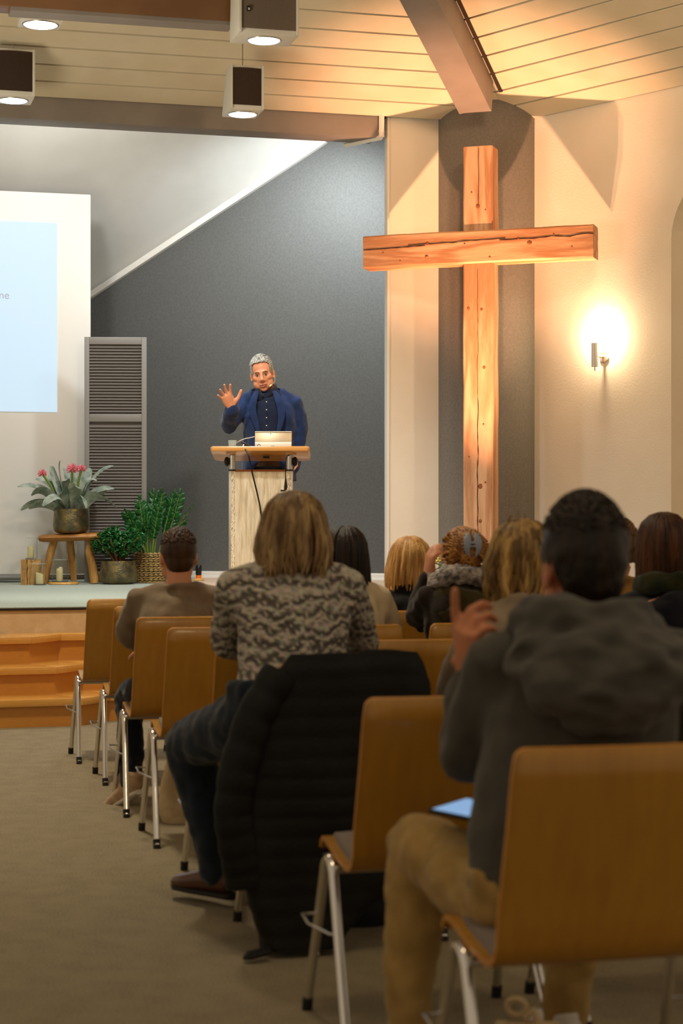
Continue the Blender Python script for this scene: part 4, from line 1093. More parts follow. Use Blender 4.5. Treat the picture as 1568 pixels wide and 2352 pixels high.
def person(loc, rz, label, J, mats, hair=None, voxel=.014, hands=(), shoes=None, folds=(.016, 9), face=False, neck_col=True, ears=True, top_parts=True, headrot=(0,0,0), hk=1.0, sleeve=True):
    """J: joints in the person's own frame (x right, y forward): hip, waist, chest, neck, head, sh[2], el[2], wr[2], kn[2], an[2]"""
    root = empty('person', loc, rz, label, 'person', None)
    Rm = rotm(*headrot); hc = V(J['head']); sc = J.get('sc', 1.0)
    # ---- continuous body
    b = MB(); head_shapes(b, hc, Rm, hk, ears, face)
    nk = V(J['neck']); base = hc+Rm @ V((0,-.022,-.06))*hk
    b.tube([base, base.lerp(nk, .5), nk, nk+V((0,-.01,-.06))], [.056*hk,.055*hk,(.070,.058),(.080,.052)], 16, side=(1,0,0))
    hip, wa, che = V(J['hip']), V(J['waist']), V(J['chest']); tw = J.get('tw', 1.0)
    tor = curve([hip, wa, che, V((nk.x, nk.y-.005, nk.z-.07))], 4)
    n = len(tor); rad = []
    prof = [(.160,.125),(.150,.115),(.165,.120),(.130,.095)]
    for i in range(n):
        s = i/(n-1)*3; k = min(2, int(s)); f = s-k
        rad.append(((prof[k][0]*(1-f)+prof[k+1][0]*f)*tw, (prof[k][1]*(1-f)+prof[k+1][1]*f)*J.get('td', 1.0)))
    b.tube(tor, [(x*.88, y*.88) for x, y in rad], 20, side=(1,0,0))
    aw = J.get('aw', 1.0)
    for i in (0, 1):
        s, e, w_ = V(J['sh'][i]), V(J['el'][i]), V(J['wr'][i])
        capsule(b, [V((nk.x, nk.y-.01, nk.z-.07)).lerp(s,.5), s, s.lerp(e,.5), e, e.lerp(w_,.5), w_], [.045,.046*aw,.041*aw,.036*aw,.034*aw,.024], 12)
        h_, k_, a_ = hip+V((-.09 if i == 0 else .09, 0, -.01)), V(J['kn'][i]), V(J['an'][i])
        capsule(b, [h_, h_.lerp(k_,.5), k_, k_.lerp(a_,.35), a_], [.066,.062,.046,.046,.032], 12)
        hd = next((h for h in hands if h[0] == i), None)
        if hd: hand(b, w_, hd[1], hd[2], hd[3], hd[4] if len(hd) > 4 else 1.0, *(hd[5] if len(hd) > 5 else ()))
        else:
            dd = (w_-e).normalized(); hand(b, w_, dd+V((0,.3,-.25)), V((0,0,-1)) , (1 if i == 0 else -1), 1.0, (.45,.5,.5,.5))
    me = remeshed(b, J.get('bvox', voxel*.72), 2 if face else 3); link('body', me, mats['skin'], root)
    # ---- upper garment
    g = MB()
    g.tube(tor, [(x+.010, y+.010) for x, y in rad], 24, side=(1,0,0))
    mid = V((nk.x, nk.y-.012, nk.z-.055))
    for i in (0, 1):
        s, e, w_ = V(J['sh'][i]), V(J['el'][i]), V(J['wr'][i])
        capsule(g, [mid, mid.lerp(s,.55)+V((0,0,.018)), s, s.lerp(e,.5), e] + ([e.lerp(w_,.5), e.lerp(w_,.92)] if sleeve else []), [(.062),.062,.064*aw,.058*aw,.052*aw]+([.046*aw,.038*aw] if sleeve else []), 14)
        g.tube([che.lerp(s, .35)+V((0,0,-.02)), s+V((0,0,-.035))], [(.09,.085),(.055,.060)], 14)
    g.tube([mid+V((0,0,-.04)), mid+V((0,0,.032))], [(.115,.085),(.075,.066)], 18, side=(1,0,0))
    g.tube([nk+V((.076*math.cos(a), -.008+.066*math.sin(a), .004-.016*math.sin(a))) for a in [2*PI*k/24 for k in range(24)]], [.017]*24, 10, closed=True)
    fo = [(folds[0], folds[1], (1,1,.55)), (folds[0]*.45, folds[1]*2.4, (1,1,.8))]
    me = remeshed(g, voxel, 4, folds=fo); link(mats.get('top_name','pullover'), me, mats['top'], root)
    # ---- trousers
    tr = MB()
    tr.tube([hip+V((0,0,.10)), hip+V((0,.0,.02)), hip+V((0,.03,-.05))], [(.165*tw,.125),(.175*tw,.135),(.15*tw,.11)], 20, side=(1,0,0))
    for i in (0, 1):
        h_, k_, a_ = hip+V((-.085 if i == 0 else .085, .01, -.01)), V(J['kn'][i]), V(J['an'][i])
        lw_ = J.get('lw', 1.0)
        capsule(tr, [h_, h_.lerp(k_,.5), k_+V((0,.0,.0))], [.088*lw_,.082*lw_,.070*lw_], 16)
        capsule(tr, [k_, k_.lerp(a_,.35), k_.lerp(a_,.98)], [.070*lw_,.063*lw_,.050*lw_], 16)
    me = remeshed(tr, voxel, 3, folds=[(.012, 10, (1,1,.7)), (.008, 24, (1,1,1))]); link('trousers', me, mats['legs'], root)
    if shoes:
        for i in shoes['which']:
            a_ = V(J['an'][i]); td = V(shoes.get('dir', ((0,1,0),(0,1,0)))[i]).normalized()
            hl = V((a_.x, a_.y, a_.z-.075))-td*.05
            s_ = bpy.data.objects.new('shoe', None); COL.objects.link(s_); s_.parent = root; s_.empty_display_size = .05
            shoe(s_, hl, hl+td*.27, shoes['m'], shoes['sole'])
    return root, hc, Rm

# ---------------------------------------------------------------- hair
def short_hair(root, hc, Rm, m, k=1.0, grow=.012, nape=-.075, tufts=0, up=.0, wob=.012, front=None, tph=1.3, tl=1.0):
    """cropped hair: a thick cap over skull and nape, cut free of ears and face"""
    h = MB(); A = lambda p: hc+Rm @ (V(p)*k)
    h.ell(A((0,-.014,.022+up*.4)), ((.0755+grow)*k, (.094+grow)*k, (.092+grow+up)*k), Rm, 28, 20)
    h.ell(A((0,-.045,-.030)), ((.062+grow*.4)*k, (.058+grow*.3)*k, (.062)*k), Rm, 20, 14)
    me = remeshed(h, .007*k, 2, folds=[(wob, 26, (1,1,1)), (wob*.5, 60, (1,1,1))])
    bm = bmesh.new(); bm.from_mesh(me); inv = Rm.transposed(); dele = []
    for v in bm.verts:
        q = inv @ (v.co-hc)/k
        fr = front if front is not None else .045
        jig = .006*mn.noise(v.co*90)
        cut = (q.y > .045 and q.z < .062+jig) or (q.y > -.006 and q.z < -.010+jig) or (q.z < nape+jig) or (abs(q.x) > .066 and q.z < .012+jig and q.y > -.035) 
        if abs(q.x) < .060 and q.y > .02 and q.z < .030+(q.y-.02)*1.2+jig: cut = True
        if abs(q.x) >= .060 and q.y > -.03: cut = q.z < -.004+jig or q.y > .052
        if cut: dele.append(v)
    bmesh.ops.delete(bm, geom=dele, context='VERTS'); bm.to_mesh(me); bm.free()
    o = link('hair', me, m, root)
    if tufts:
        mb = MB(); random.seed(tufts)
        for i in range(tufts):
            th = random.random()*2*PI; ph = random.random()**.6*tph
            d = V((math.sin(ph)*math.cos(th), math.sin(ph)*math.sin(th), math.cos(ph)))
            if d.y > .55 and d.z < .55: continue
            p = V((d.x*(.0755+grow), d.y*(.094+grow)-.014, d.z*(.092+grow+up)+.022+up*.4))
            fl = V((random.gauss(0,.3)+.25, random.gauss(.5,.4), random.gauss(0,.15))); fl = (fl-d*fl.dot(d)).normalized()
            mb.tube([A(p-d*.007-fl*.012*tl), A(p+d*.0005), A(p+d*.0015*tl+fl*.012*tl)], [.0045*k,.0055*k,.001*k], 5)
        build(mb, 'hair_tufts', m, o, smooth=True)
    return o
def long_hair(root, hc, Rm, m, length, k=1.0, width=.092, depth=.105, n=170, flare=0.0, curl=0.0, wave=.006, seed=1, thick=.0085, front_open=True, taper=.85, jag=.02, part=0.0, hang_back=0.0):
    """strands running from the crown over the skull and hanging to z = -length below the skull centre"""
    random.seed(seed); A = lambda p: hc+Rm @ (V(p)*k)
    sh_ = MB(); sh_.ell(A((0,-.014,.024)), (.080*k,.098*k,.096*k), Rm, 24, 18)
    zb = -length
    if length > .10: sh_.tube([A((0,-.03,.02)), A((0,-.045-hang_back*.5,zb*.5)), A((0,-.045-hang_back,zb*.93))], [(width*.86*k,.070*k),(width*.9*k,.055*k),(width*(.9+flare*2)*taper*k,.035*k)], 20, side=Rm @ V((1,0,0)))
    me = remeshed(sh_, .010, 3)
    bm = bmesh.new(); bm.from_mesh(me); inv = Rm.transposed()
    dele = [v for v in bm.verts if (lambda q: q.y > .03 and q.z < .055)(inv @ (v.co-hc)/k)]
    bmesh.ops.delete(bm, geom=dele, context='VERTS'); bm.to_mesh(me); bm.free()
    o = link('hair', me, m, root)
    mb = MB()
    for i in range(n):
        az = random.uniform(-1, 1)*2.35            # 0 = back of the head
        sx, cy = math.sin(az), -math.cos(az)
        pts = []; L_ = length+random.uniform(-jag, jag)
        r_in = random.uniform(.93, 1.04)
        for j in range(9):
            t = j/8
            if t < .45:
                ph = .15+t/.45*1.35
                pts.append(V((width*.92*math.sin(ph)*sx*r_in+part*(1-t/.45), -.014+depth*.97*math.sin(ph)*cy*r_in, .024+.100*math.cos(ph)*r_in)))
            else:
                s = (t-.45)/.55; z0 = .024+.100*math.cos(1.5)
                z = z0-(L_+z0)*s
                tp = 1-(1-taper)*s**1.5+flare*s
                cu = curl*math.sin(s*PI)*.5
                pts.append(V(((width*.92*sx*tp+cu*sx)*r_in, -.014+(depth*.97*cy*(1-.25*s)-hang_back*s)*r_in, z)))
        ph0 = random.random()*6
        pts = [p+V((wave*math.sin(ph0+q*1.1)*(q/8), wave*math.cos(ph0*1.7+q*.9)*(q/8), 0)) for q, p in enumerate(pts)]
        t_ = thick*random.uniform(.7, 1.25)
        mb.tube([A(p) for p in pts], [t_*k*x for x in (.6,.9,1,1,1,1,.95,.75,.15)], 6)
    build(mb, 'hair_strands', m, o, smooth=True)
    return o

def seat_joints(top, sh_z=None, shw=.19, lean=.06, hx=0, hy=0, hk=1.0, sway=0.0):
    """default seated pose on a 46 cm seat; root at the chair's floor centre"""
    sh_z = sh_z or top-.255
    hc = V((sway+hx, lean+.055+hy, top-.115*hk))
    return dict(hip=(0,-.06,.545), waist=(sway*.35,-.03+lean*.2,.70), chest=(sway*.7,lean*.6,.88*sh_z/1.0), neck=(sway, lean+.01, sh_z+.065), head=hc,
        sh=[(sway-shw, lean, sh_z-.02), (sway+shw, lean, sh_z-.02)], el=[(sway-shw-.045, lean+.10, .74), (sway+shw+.045, lean+.10, .74)],
        wr=[(-.10,.26,.66), (.10,.26,.66)], kn=[(-.13,.40,.50), (.13,.40,.50)], an=[(-.13,.40,.085), (.13,.40,.085)])
def chair_frame(key):
    o = CB[key]; return V(o.location), o.rotation_euler[2]
def tolocal(root_loc, rz, p): return Mx.Rotation(-rz, 3, 'Z') @ (V(p)-V(root_loc))

# ---------------------------------------------------------------- P1 taupe shirt, short brown hair
def seat_at(px, d, rz=CH): 
    p = P(px, 0, d); return V((p.x, d, 0)), rz
loc, rz = chair_frame('c3'); L1 = lambda x, y, d: tolocal(loc, rz, P(x, y, d))
J = seat_joints(1.245, .985, .195, .05); J['head'] = L1(409, 1274, 8.32); J['neck'] = L1(411, 1352, 8.28); J['sh'] = [L1(320, 1375, 8.27), L1(487, 1375, 8.36)]
J['chest'] = L1(402, 1430, 8.25); J['el'] = [L1(292,1455,8.42), L1(500,1465,8.5)]; J['wr'] = [L1(330,1490,8.65), L1(470,1490,8.7)]
J['an'] = [(-.20,.10,.10),(.14,.36,.085)]; J['kn'] = [(-.17,.36,.47),(.15,.40,.49)]
M['taupe'] = cloth('shirt_taupe', '#7d6c58'); M['navyjean'] = cloth('trousers_navy', '#141724'); M['h_brown'] = hairm('hair_brown', '#3a2210', '#24140a')
r, hc, Rm = person(loc, rz, 'man with cropped brown hair in a taupe shirt on the third aisle chair', J, dict(skin=M['skin'], top=M['taupe'], legs=M['navyjean'], top_name='shirt'), shoes=dict(which=(0,), m=M['shoebeige'], sole=M['sole'], dir=((-.35,.55,-.35),(0,1,0))), headrot=(-.02,.05,0))
short_hair(r, hc, Rm, M['h_brown'], 1.0, .006, -.085, 260, .002, .002, tl=.7)

# ---------------------------------------------------------------- P2 knitted pullover
def knit():
    m = bpy.data.materials.new('knit'); m.use_nodes = True; nt = m.node_tree; N = nt.nodes; L = nt.links; b = N['Principled BSDF']; b.inputs['Roughness'].default_value = .95; b.inputs['Sheen Weight'].default_value = .1; b.inputs['Specular IOR Level'].default_value = .15
    tc = N.new('ShaderNodeTexCoord')
    def wave(axis_rot, sc, dist):
        mp = N.new('ShaderNodeMapping'); mp.inputs['Rotation'].default_value = axis_rot; L.new(tc.outputs['Object'], mp.inputs['Vector'])
        w_ = N.new('ShaderNodeTexWave'); w_.bands_direction = 'X'; w_.inputs['Scale'].default_value = sc; w_.inputs['Distortion'].default_value = dist; w_.inputs['Detail'].default_value = 1; w_.inputs['Detail Scale'].default_value = 2; L.new(mp.outputs[0], w_.inputs['Vector']); return w_.outputs['Fac']
    a = wave((0, .6, 0), 15, 4.0); c = wave((0, -.95, 0), 12, 4.0); v = wave((0, PI/2, 0), 7, 7.0)
    mxx = N.new('ShaderNodeMath'); mxx.operation = 'MULTIPLY'; L.new(a, mxx.inputs[0]); L.new(c, mxx.inputs[1])
    ad = N.new('ShaderNodeMath'); ad.operation = 'ADD'; L.new(mxx.outputs[0], ad.inputs[0]); L.new(v, ad.inputs[1])
    rp = N.new('ShaderNodeValToRGB'); e = rp.color_ramp.elements; e[0].position = .15; e[0].color = (*hx('#5a5047'), 1); e[1].position = 1.2; e[1].color = (*hx('#b0a48c'), 1)
    for pos, cc in ((.42, '#80746a'), (.62, '#9c8f78'), (.8, '#a39a94')):
        n_ = e.new(pos); n_.color = (*hx(cc), 1)
    L.new(ad.outputs[0], rp.inputs[0])
    nz = N.new('ShaderNodeTexNoise'); nz.inputs['Scale'].default_value = 70; L.new(tc.outputs['Object'], nz.inputs['Vector'])
    mx = N.new('ShaderNodeMix'); mx.data_type = 'RGBA'; mx.blend_type = 'OVERLAY'; mx.inputs['Factor'].default_value = .5; L.new(rp.outputs[0], mx.inputs['A']); L.new(nz.outputs['Color'], mx.inputs['B'])
    hs = N.new('ShaderNodeHueSaturation'); hs.inputs['Saturation'].default_value = .75; L.new(mx.outputs['Result'], hs.inputs['Color']); L.new(hs.outputs[0], b.inputs['Base Color'])
    bp = N.new('ShaderNodeBump'); bp.inputs['Distance'].default_value = .008; L.new(ad.outputs[0], bp.inputs['Height']); L.new(bp.outputs[0], b.inputs['Normal'])
    return m
M['knit'] = knit(); M['jeans'] = cloth('jeans', '#1d2733', '#151d27'); M['h_grey'] = hairm('hair_grey_brown', '#9a7e54', '#664a2a', .3)
loc, rz = chair_frame('c6'); L2 = lambda x, y, d: tolocal(loc, rz, P(x, y, d))
J = seat_joints(1.365); J.update(tw=1.06, td=1.12, aw=1.1, hip=L2(650,1635,5.86), waist=L2(665,1560,5.90), chest=L2(668,1420,5.95), neck=L2(672,1296,5.95), head=L2(671,1227,6.0),
    sh=[L2(545,1350,5.97), L2(795,1350,6.02)], el=[L2(522,1475,6.2), L2(835,1480,6.2)], wr=[L2(600,1490,6.42), L2(760,1520,6.42)],
    kn=[L2(436,1706,6.22), L2(760,1720,6.3)], an=[L2(505,2010,6.22), L2(790,2010,6.25)], lw=1.2)
r, hc, Rm = person(loc, rz, 'grey-blond man in a marled knitted pullover and dark jeans, seen from behind at centre', J, dict(skin=M['skin'], top=M['knit'], legs=M['jeans'], top_name='knitted_pullover'), voxel=.012, folds=(.012, 7),
    shoes=dict(which=(0,), m=M['shoebrown'], sole=M['soled'], dir=((-.42,.62,0),(0,1,0))), headrot=(0,.12,.03), hk=1.06)
long_hair(r, hc, Rm, M['h_grey'], .125, 1.06, .098, .112, 230, .10, .02, .008, 4, .0085, taper=1.0, jag=.018, hang_back=.014)

# ---------------------------------------------------------------- P3 dark long hair, cream top
loc, rz = chair_frame('c4b'); L3 = lambda x, y, d: tolocal(loc, rz, P(x, y, d))
J = seat_joints(1.255, 1.0, .175, .07); J.update(head=L3(792,1280,7.72), neck=L3(795,1345,7.68), sh=[L3(705,1385,7.66), L3(872,1378,7.74)], el=[L3(690,1480,7.8), L3(905,1480,7.9)], chest=L3(795,1430,7.66), tw=.92)
M['cream'] = cloth('top_cream', '#cdb894'); M['h_dark'] = hairm('hair_dark', '#241208', '#150a05', .4)
r, hc, Rm = person(loc, rz, 'woman with long dark brown hair in a cream top behind the knitted pullover', J, dict(skin=M['skin2'], top=M['cream'], legs=M['navyjean'], top_name='cream_top'), headrot=(.05,.05,0))
long_hair(r, hc, Rm, M['h_dark'], .235, 1.0, .088, .104, 200, .12, 0, .004, 6, .009, taper=1.12, jag=.03)

# ---------------------------------------------------------------- P4 blonde bob, black top
loc, rz = chair_frame('c3c'); L4 = lambda x, y, d: tolocal(loc, rz, P(x, y, d))
J = seat_joints(1.2, .95, .17, .06); J.update(head=L4(940,1297,8.75), neck=L4(938,1352,8.72), sh=[L4(893,1374,8.70), L4(1010,1374,8.8)], chest=L4(945,1420,8.7), el=[L4(885,1470,8.85), L4(1030,1470,8.9)], tw=.88)
M['blackcl'] = cloth('top_black', '#0a0a0c'); M['h_blond'] = hairm('hair_blond', '#d2a262', '#a37238', .28)
r, hc, Rm = person(loc, rz, 'woman with a blonde bob in a black top', J, dict(skin=M['skin2'], top=M['blackcl'], legs=M['navyjean'], top_name='black_top'), headrot=(0,.02,0))
long_hair(r, hc, Rm, M['h_blond'], .125, 1.04, .098, .110, 260, .10, .02, .004, 8, .0075, taper=1.05, jag=.012)

# ---------------------------------------------------------------- P5 hair clip, olive vest, raised hand
loc, rz = chair_frame('c4c'); L5 = lambda x, y, d: tolocal(loc, rz, P(x, y, d))
J = seat_joints(1.25, .98, .18, .05)
J.update(head=L5(1060,1272,7.85), neck=L5(1066,1335,7.80), sh=[L5(985,1372,7.78), L5(1140,1372,7.86)], chest=L5(1062,1420,7.78), el=[L5(957,1418,7.95), L5(1160,1450,7.95)], wr=[L5(985,1322,7.95), L5(1130,1480,8.1)], tw=.98)
M['olive'] = cloth('vest_olive', '#3b3216', '#2e270f'); M['sleeve'] = cloth('sleeve_dark', '#241c14'); M['h_red'] = hairm('hair_copper', '#b07a3c', '#7c4e20', .3)
r, hc, Rm = person(loc, rz, 'woman with copper hair in a claw clip, olive vest and fuzzy scarf, hand raised', J, dict(skin=M['skin'], top=M['sleeve'], legs=M['navyjean'], top_name='dark_pullover'), voxel=.013,
    hands=((0, L5(990,1262,7.93)-L5(985,1322,7.95), V((1,.2,-.1)), 1, 1.0, ((.55,.6,.65,.7), .05, (.5,.4))),), headrot=(-.1,.02,0), hk=.99)
J5 = J
# vest
g = MB(); nk, che, wa, hip = V(J['neck']), V(J['chest']), V(J['waist']), V(J['hip'])
g.tube(curve([hip, wa, che, nk+V((0,-.01,-.055))], 4), [(.19-.005*i, .155-.003*i) for i in range(13)], 24, side=(1,0,0))
for s in J['sh']: g.tube([nk+V((0,-.01,-.04)), V(s).lerp(nk,.28)+V((0,0,-.01))], [(.075),.075], 14)
me = remeshed(g, .013, 4, folds=[(.014, 8, (1,1,2.2)), (.008, 20, (1,1,1))]); link('padded_vest', me, M['olive'], r)
# scarf
M['scarf'] = mat('scarf_fuzzy', '#b8aaa0', 1.0, var=(28, '#4c4644'), bump=(90, .02), sheen=.5)
g = MB(); c = nk+V((0,.0,.005))
g.tube([c+V((.115*math.cos(a), .085*math.sin(a), .012*math.sin(a*2)-.02*math.sin(a))) for a in [2*PI*k/24 for k in range(24)]], [(.045,.036)]*24, 12, closed=True)
me = remeshed(g, .010, 3, folds=[(.022, 22, (1,1,1)), (.012, 50, (1,1,1))]); link('scarf', me, M['scarf'], r)
# updo: cap, swept strands and twist
def updo(root, hc, Rm, m):
    random.seed(21); A = lambda p: hc+Rm @ V(p)
    h = MB(); h.ell(A((0,-.012,.022)), (.086,.102,.096), Rm, 24, 18); h.ell(A((0,-.07,-.01)), (.066,.048,.075), Rm, 20, 14); h.ell(A((.02,-.095,-.03)), (.042,.03,.04), Rm, 16, 10)
    me = remeshed(h, .009, 3); bm = bmesh.new(); bm.from_mesh(me); inv = Rm.transposed()
    bmesh.ops.delete(bm, geom=[v for v in bm.verts if (lambda q: (q.y > .03 and q.z < .05) or (q.z < -.075) or (abs(q.x) > .06 and q.y > -.03 and q.z < -.02))(inv @ (v.co-hc))], context='VERTS'); bm.to_mesh(me); bm.free()
    o = link('hair', me, m, root); mb = MB()
    for i in range(420):
        az = random.uniform(-2.2, 2.2); el = random.uniform(-.75, 1.3)
        s = V((.088*math.sin(az)*math.cos(el), -.012-.104*math.cos(az)*math.cos(el), .022+.098*math.sin(el)))
        s = (s-V((0,-.012,.022)))*.95+V((0,-.012,.022))
        e = V((.012+random.gauss(0,.012), -.122+random.gauss(0,.006), .012+random.gauss(0,.022)))
        mid = (s+e)*.5; mid = (mid-V((0,-.02,.01))).normalized()*.112+V((0,-.02,.01))
        mb.tube([A(p) for p in (s, s.lerp(mid,.5)*1.02, mid, mid.lerp(e,.5)*1.02, e)], [.002,.0042,.0048,.0042,.003], 5)
    for i in range(14):
        a0 = -.4+i*.12; mb.tube([A((.02+.05*math.cos(a0+q*.3), -.118+.01*math.sin(i), -.03+.045*math.sin(a0+q*.3)-.01)) for q in range(8)], [.003,.007,.008,.008,.008,.007,.006,.002], 6)
    build(mb, 'hair_strands', m, o, smooth=True)
    return o
updo(r, hc, Rm, M['h_red'])
M['clip'] = mat('clip_grey_blue', '#8c93a3', .35)
cm = MB(); A = lambda p: hc+Rm @ V(p)
# claw clip: two toothed jaws and a hinge
for sg in (-1, 1):
    arcp = [A((.016+sg*(.012+.013*math.sin(PI*t)), -.132-.016*math.sin(PI*t), .088-.105*t)) for t in [k/8 for k in range(9)]]
    cm.tube(arcp, [(.004,.004),(.013,.005),(.017,.005),(.016,.005),(.014,.005),(.013,.005),(.011,.005),(.008,.005),(.003,.003)], 8, side=Rm @ V((1,0,0)))
    for k in range(1, 8):
        p = arcp[k]; cm.tube([p, p+Rm @ V((sg*.013,.004,.006)), p+Rm @ V((sg*.024,.014,.004))], [.0035,.003,.0018], 6)
cm.tube([A((-.002,-.144,.045)), A((.034,-.144,.045))], .006, 8); cm.tube([A((-.002,-.144,.03)), A((.034,-.144,.03))], .004, 8)
link('claw_clip', remeshed(cm, .0035, 1), M['clip'], r)

# ---------------------------------------------------------------- P6 shaggy blonde, taupe jumper
loc, rz = chair_frame('c6b'); L6 = lambda x, y, d: tolocal(loc, rz, P(x, y, d))
J = seat_joints(1.27, 1.0, .18, .06); J.update(head=L6(1195,1288,5.95), neck=L6(1200,1385,5.9), sh=[L6(1098,1440,5.88), L6(1330,1440,5.98)], chest=L6(1200,1500,5.86), el=[L6(1028,1590,6.05), L6(1380,1580,6.1)], wr=[L6(1080,1640,6.25), L6(1300,1640,6.3)], tw=.96)
M['taupe2'] = cloth('jumper_taupe', '#8c7a64'); M['h_shag'] = hairm('hair_shaggy_blond', '#b08c52', '#5e4420', .4)
r, hc, Rm = person(loc, rz, 'person with shaggy streaked blonde hair in a taupe jumper, half hidden by the hoodie', J, dict(skin=M['skin2'], top=M['taupe2'], legs=M['navyjean'], top_name='jumper'), headrot=(0,.03,0), hk=1.02)
long_hair(r, hc, Rm, M['h_shag'], .135, 1.02, .098, .110, 200, .04, .03, .016, 13, .010, taper=.95, jag=.045)
mb = MB(); random.seed(4)
for i in range(10):
    x = random.uniform(-.05,.03); mb.tube([hc+V((x,-.02,.10)), hc+V((x-.012,-.02,.128)), hc+V((x-.03*random.random(),-.03,.142+.02*random.random()))], [.0022,.0016,.0005], 5)
build(mb, 'stray_hair', M['h_shag'], r, smooth=True)

# ---------------------------------------------------------------- P8 auburn hair, navy jacket at the right
loc, rz = chair_frame('c5c'); L8 = lambda x, y, d: tolocal(loc, rz, P(x, y, d))
J = seat_joints(1.28, 1.02, .19, .05); J.update(head=L8(1520,1258,6.95), neck=L8(1530,1345,6.9), sh=[L8(1440,1400,6.88), L8(1650,1395,6.98)], chest=L8(1535,1460,6.86), el=[L8(1420,1520,7.0), L8(1700,1520,7.1)], tw=1.05)
M['navy'] = cloth('jacket_navy', '#0f121c', '#0a0c14'); M['h_auburn'] = hairm('hair_auburn', '#583214', '#34190a', .35); M['greenscarf'] = cloth('scarf_green', '#12200f', '#2c2a0c')
r, hc, Rm = person(loc, rz, 'person with straight auburn hair in a navy jacket and green scarf at the right edge', J, dict(skin=M['skin'], top=M['navy'], legs=M['navyjean'], top_name='navy_jacket'), folds=(.02, 7), headrot=(0,.02,0), hk=1.02)
long_hair(r, hc, Rm, M['h_auburn'], .155, 1.02, .097, .108, 240, .06, 0, .003, 15, .008, taper=1.0, jag=.015)
g = MB(); c = V(J['neck'])+V((0,0,.0)); g.tube([c+V((.10*math.cos(a), .08*math.sin(a), -.015*math.sin(a))) for a in [2*PI*k/20 for k in range(20)]], [(.040,.028)]*20, 12, closed=True)
link('scarf', remeshed(g, .011, 3, folds=[(.014, 18, (1,1,1))]), M['greenscarf'], r)

# ---------------------------------------------------------------- P9 face with glasses glimpsed between
loc, rz = V((P(1405,0,7.9).x, 7.75, 0)), CH; L9 = lambda x, y, d: tolocal(loc, rz, P(x, y, d))
J = seat_joints(1.24, .98, .17, .05); J.update(head=L9(1412,1262,7.95), neck=L9(1408,1335,7.9), sh=[L9(1315,1375,7.88), L9(1470,1375,7.95)], chest=L9(1400,1430,7.88), el=[L9(1300,1470,8.0), L9(1490,1470,8.05)], tw=.9)
M['ochre'] = cloth('top_ochre', '#9a6a2a'); M['h_ltbrown'] = hairm('hair_light_brown', '#7a5426', '#4e3212', .35)
r, hc, Rm = person(loc, rz, 'person with light brown hair and dark glasses, only an ear showing beside the hoodie man', J, dict(skin=M['skin'], top=M['ochre'], legs=M['navyjean'], top_name='ochre_top'), headrot=(.25,.02,0))
short_hair(r, hc, Rm, M['h_ltbrown'], 1.0, .012, -.06, 150, .01, .006)
build(MB().tube([hc+Rm @ V(p) for p in ((.080,-.012,.012),(.082,.03,.014),(.076,.092,.012))], [.0035]*3, 6).tube([hc+Rm @ V(p) for p in ((.076,.092,.012),(.0,.112,.010),(-.076,.092,.012))], .003, 6), 'glasses', M['black'], r, smooth=True)
oc = empty('stacking_chair_seat', (0,0,0)) if False else None
cc_ = copy_tree(proto); cc_.location = loc+V((-.03,.0,0)); cc_.rotation_euler = (0,0,CH); cc_['label'] = 'wooden chair of the person with glasses, hidden behind the hoodie man'

# ---------------------------------------------------------------- P7 young man in the grey hoodie (nearest)
loc, rz = chair_frame('c8'); L7 = lambda x, y, d: tolocal(loc, rz, P(x, y, d))
J = seat_joints(1.35); J.update(tw=1.22, td=1.05, aw=1.14, hip=L7(1285,2090,3.90), waist=L7(1290,1880,3.92), chest=L7(1335,1660,3.96), neck=L7(1342,1425,3.95), head=L7(1338,1296,4.0),
    sh=[L7(1135,1520,3.95), L7(1545,1510,4.03)], el=[L7(1062,1750,4.08), L7(1610,1760,4.2)], wr=[L7(1076,1552,4.16), L7(1450,1800,4.4)],
    kn=[L7(965,1935,4.30), L7(1330,1930,4.42)], an=[L7(935,2400,4.25), L7(1292,2345,4.50)], lw=1.12, bvox=.006)
M['hoodie'] = cloth('hoodie_grey', '#4e4b44', '#45423c', bump=(220, .001)); M['khaki'] = cloth('trousers_khaki', '#a8884f', '#957742'); M['h_black'] = hairm('hair_near_black', '#22140a', '#120a05', .5)
M['skin7'] = skinm('skin_warm', '#c47f5a')
wr = V(J['wr'][0])
r, hc, Rm = person(loc, rz, 'young man with dark cropped hair in a grey hoodie and khaki trousers, nearest the camera', J, dict(skin=M['skin7'], top=M['hoodie'], legs=M['khaki'], top_name='hoodie'), voxel=.011, folds=(.020, 7), headrot=(.03,.06,0), hk=1.06,
    hands=((0, L7(1068,1440,4.12)-wr, tolocal((0,0,0), rz, V((.85,.5,-.1))), 1, 1.25, ((.06,.75,.85,.9), .10, (.5,.75))),), shoes=dict(which=(0,1), m=M['shoewhite'], sole=M['sole'], dir=((-.1,1,0),(.1,1,0))))
short_hair(r, hc, Rm, M['h_black'], 1.07, .010, -.10, 420, .016, .004, tph=1.25, tl=1.2)
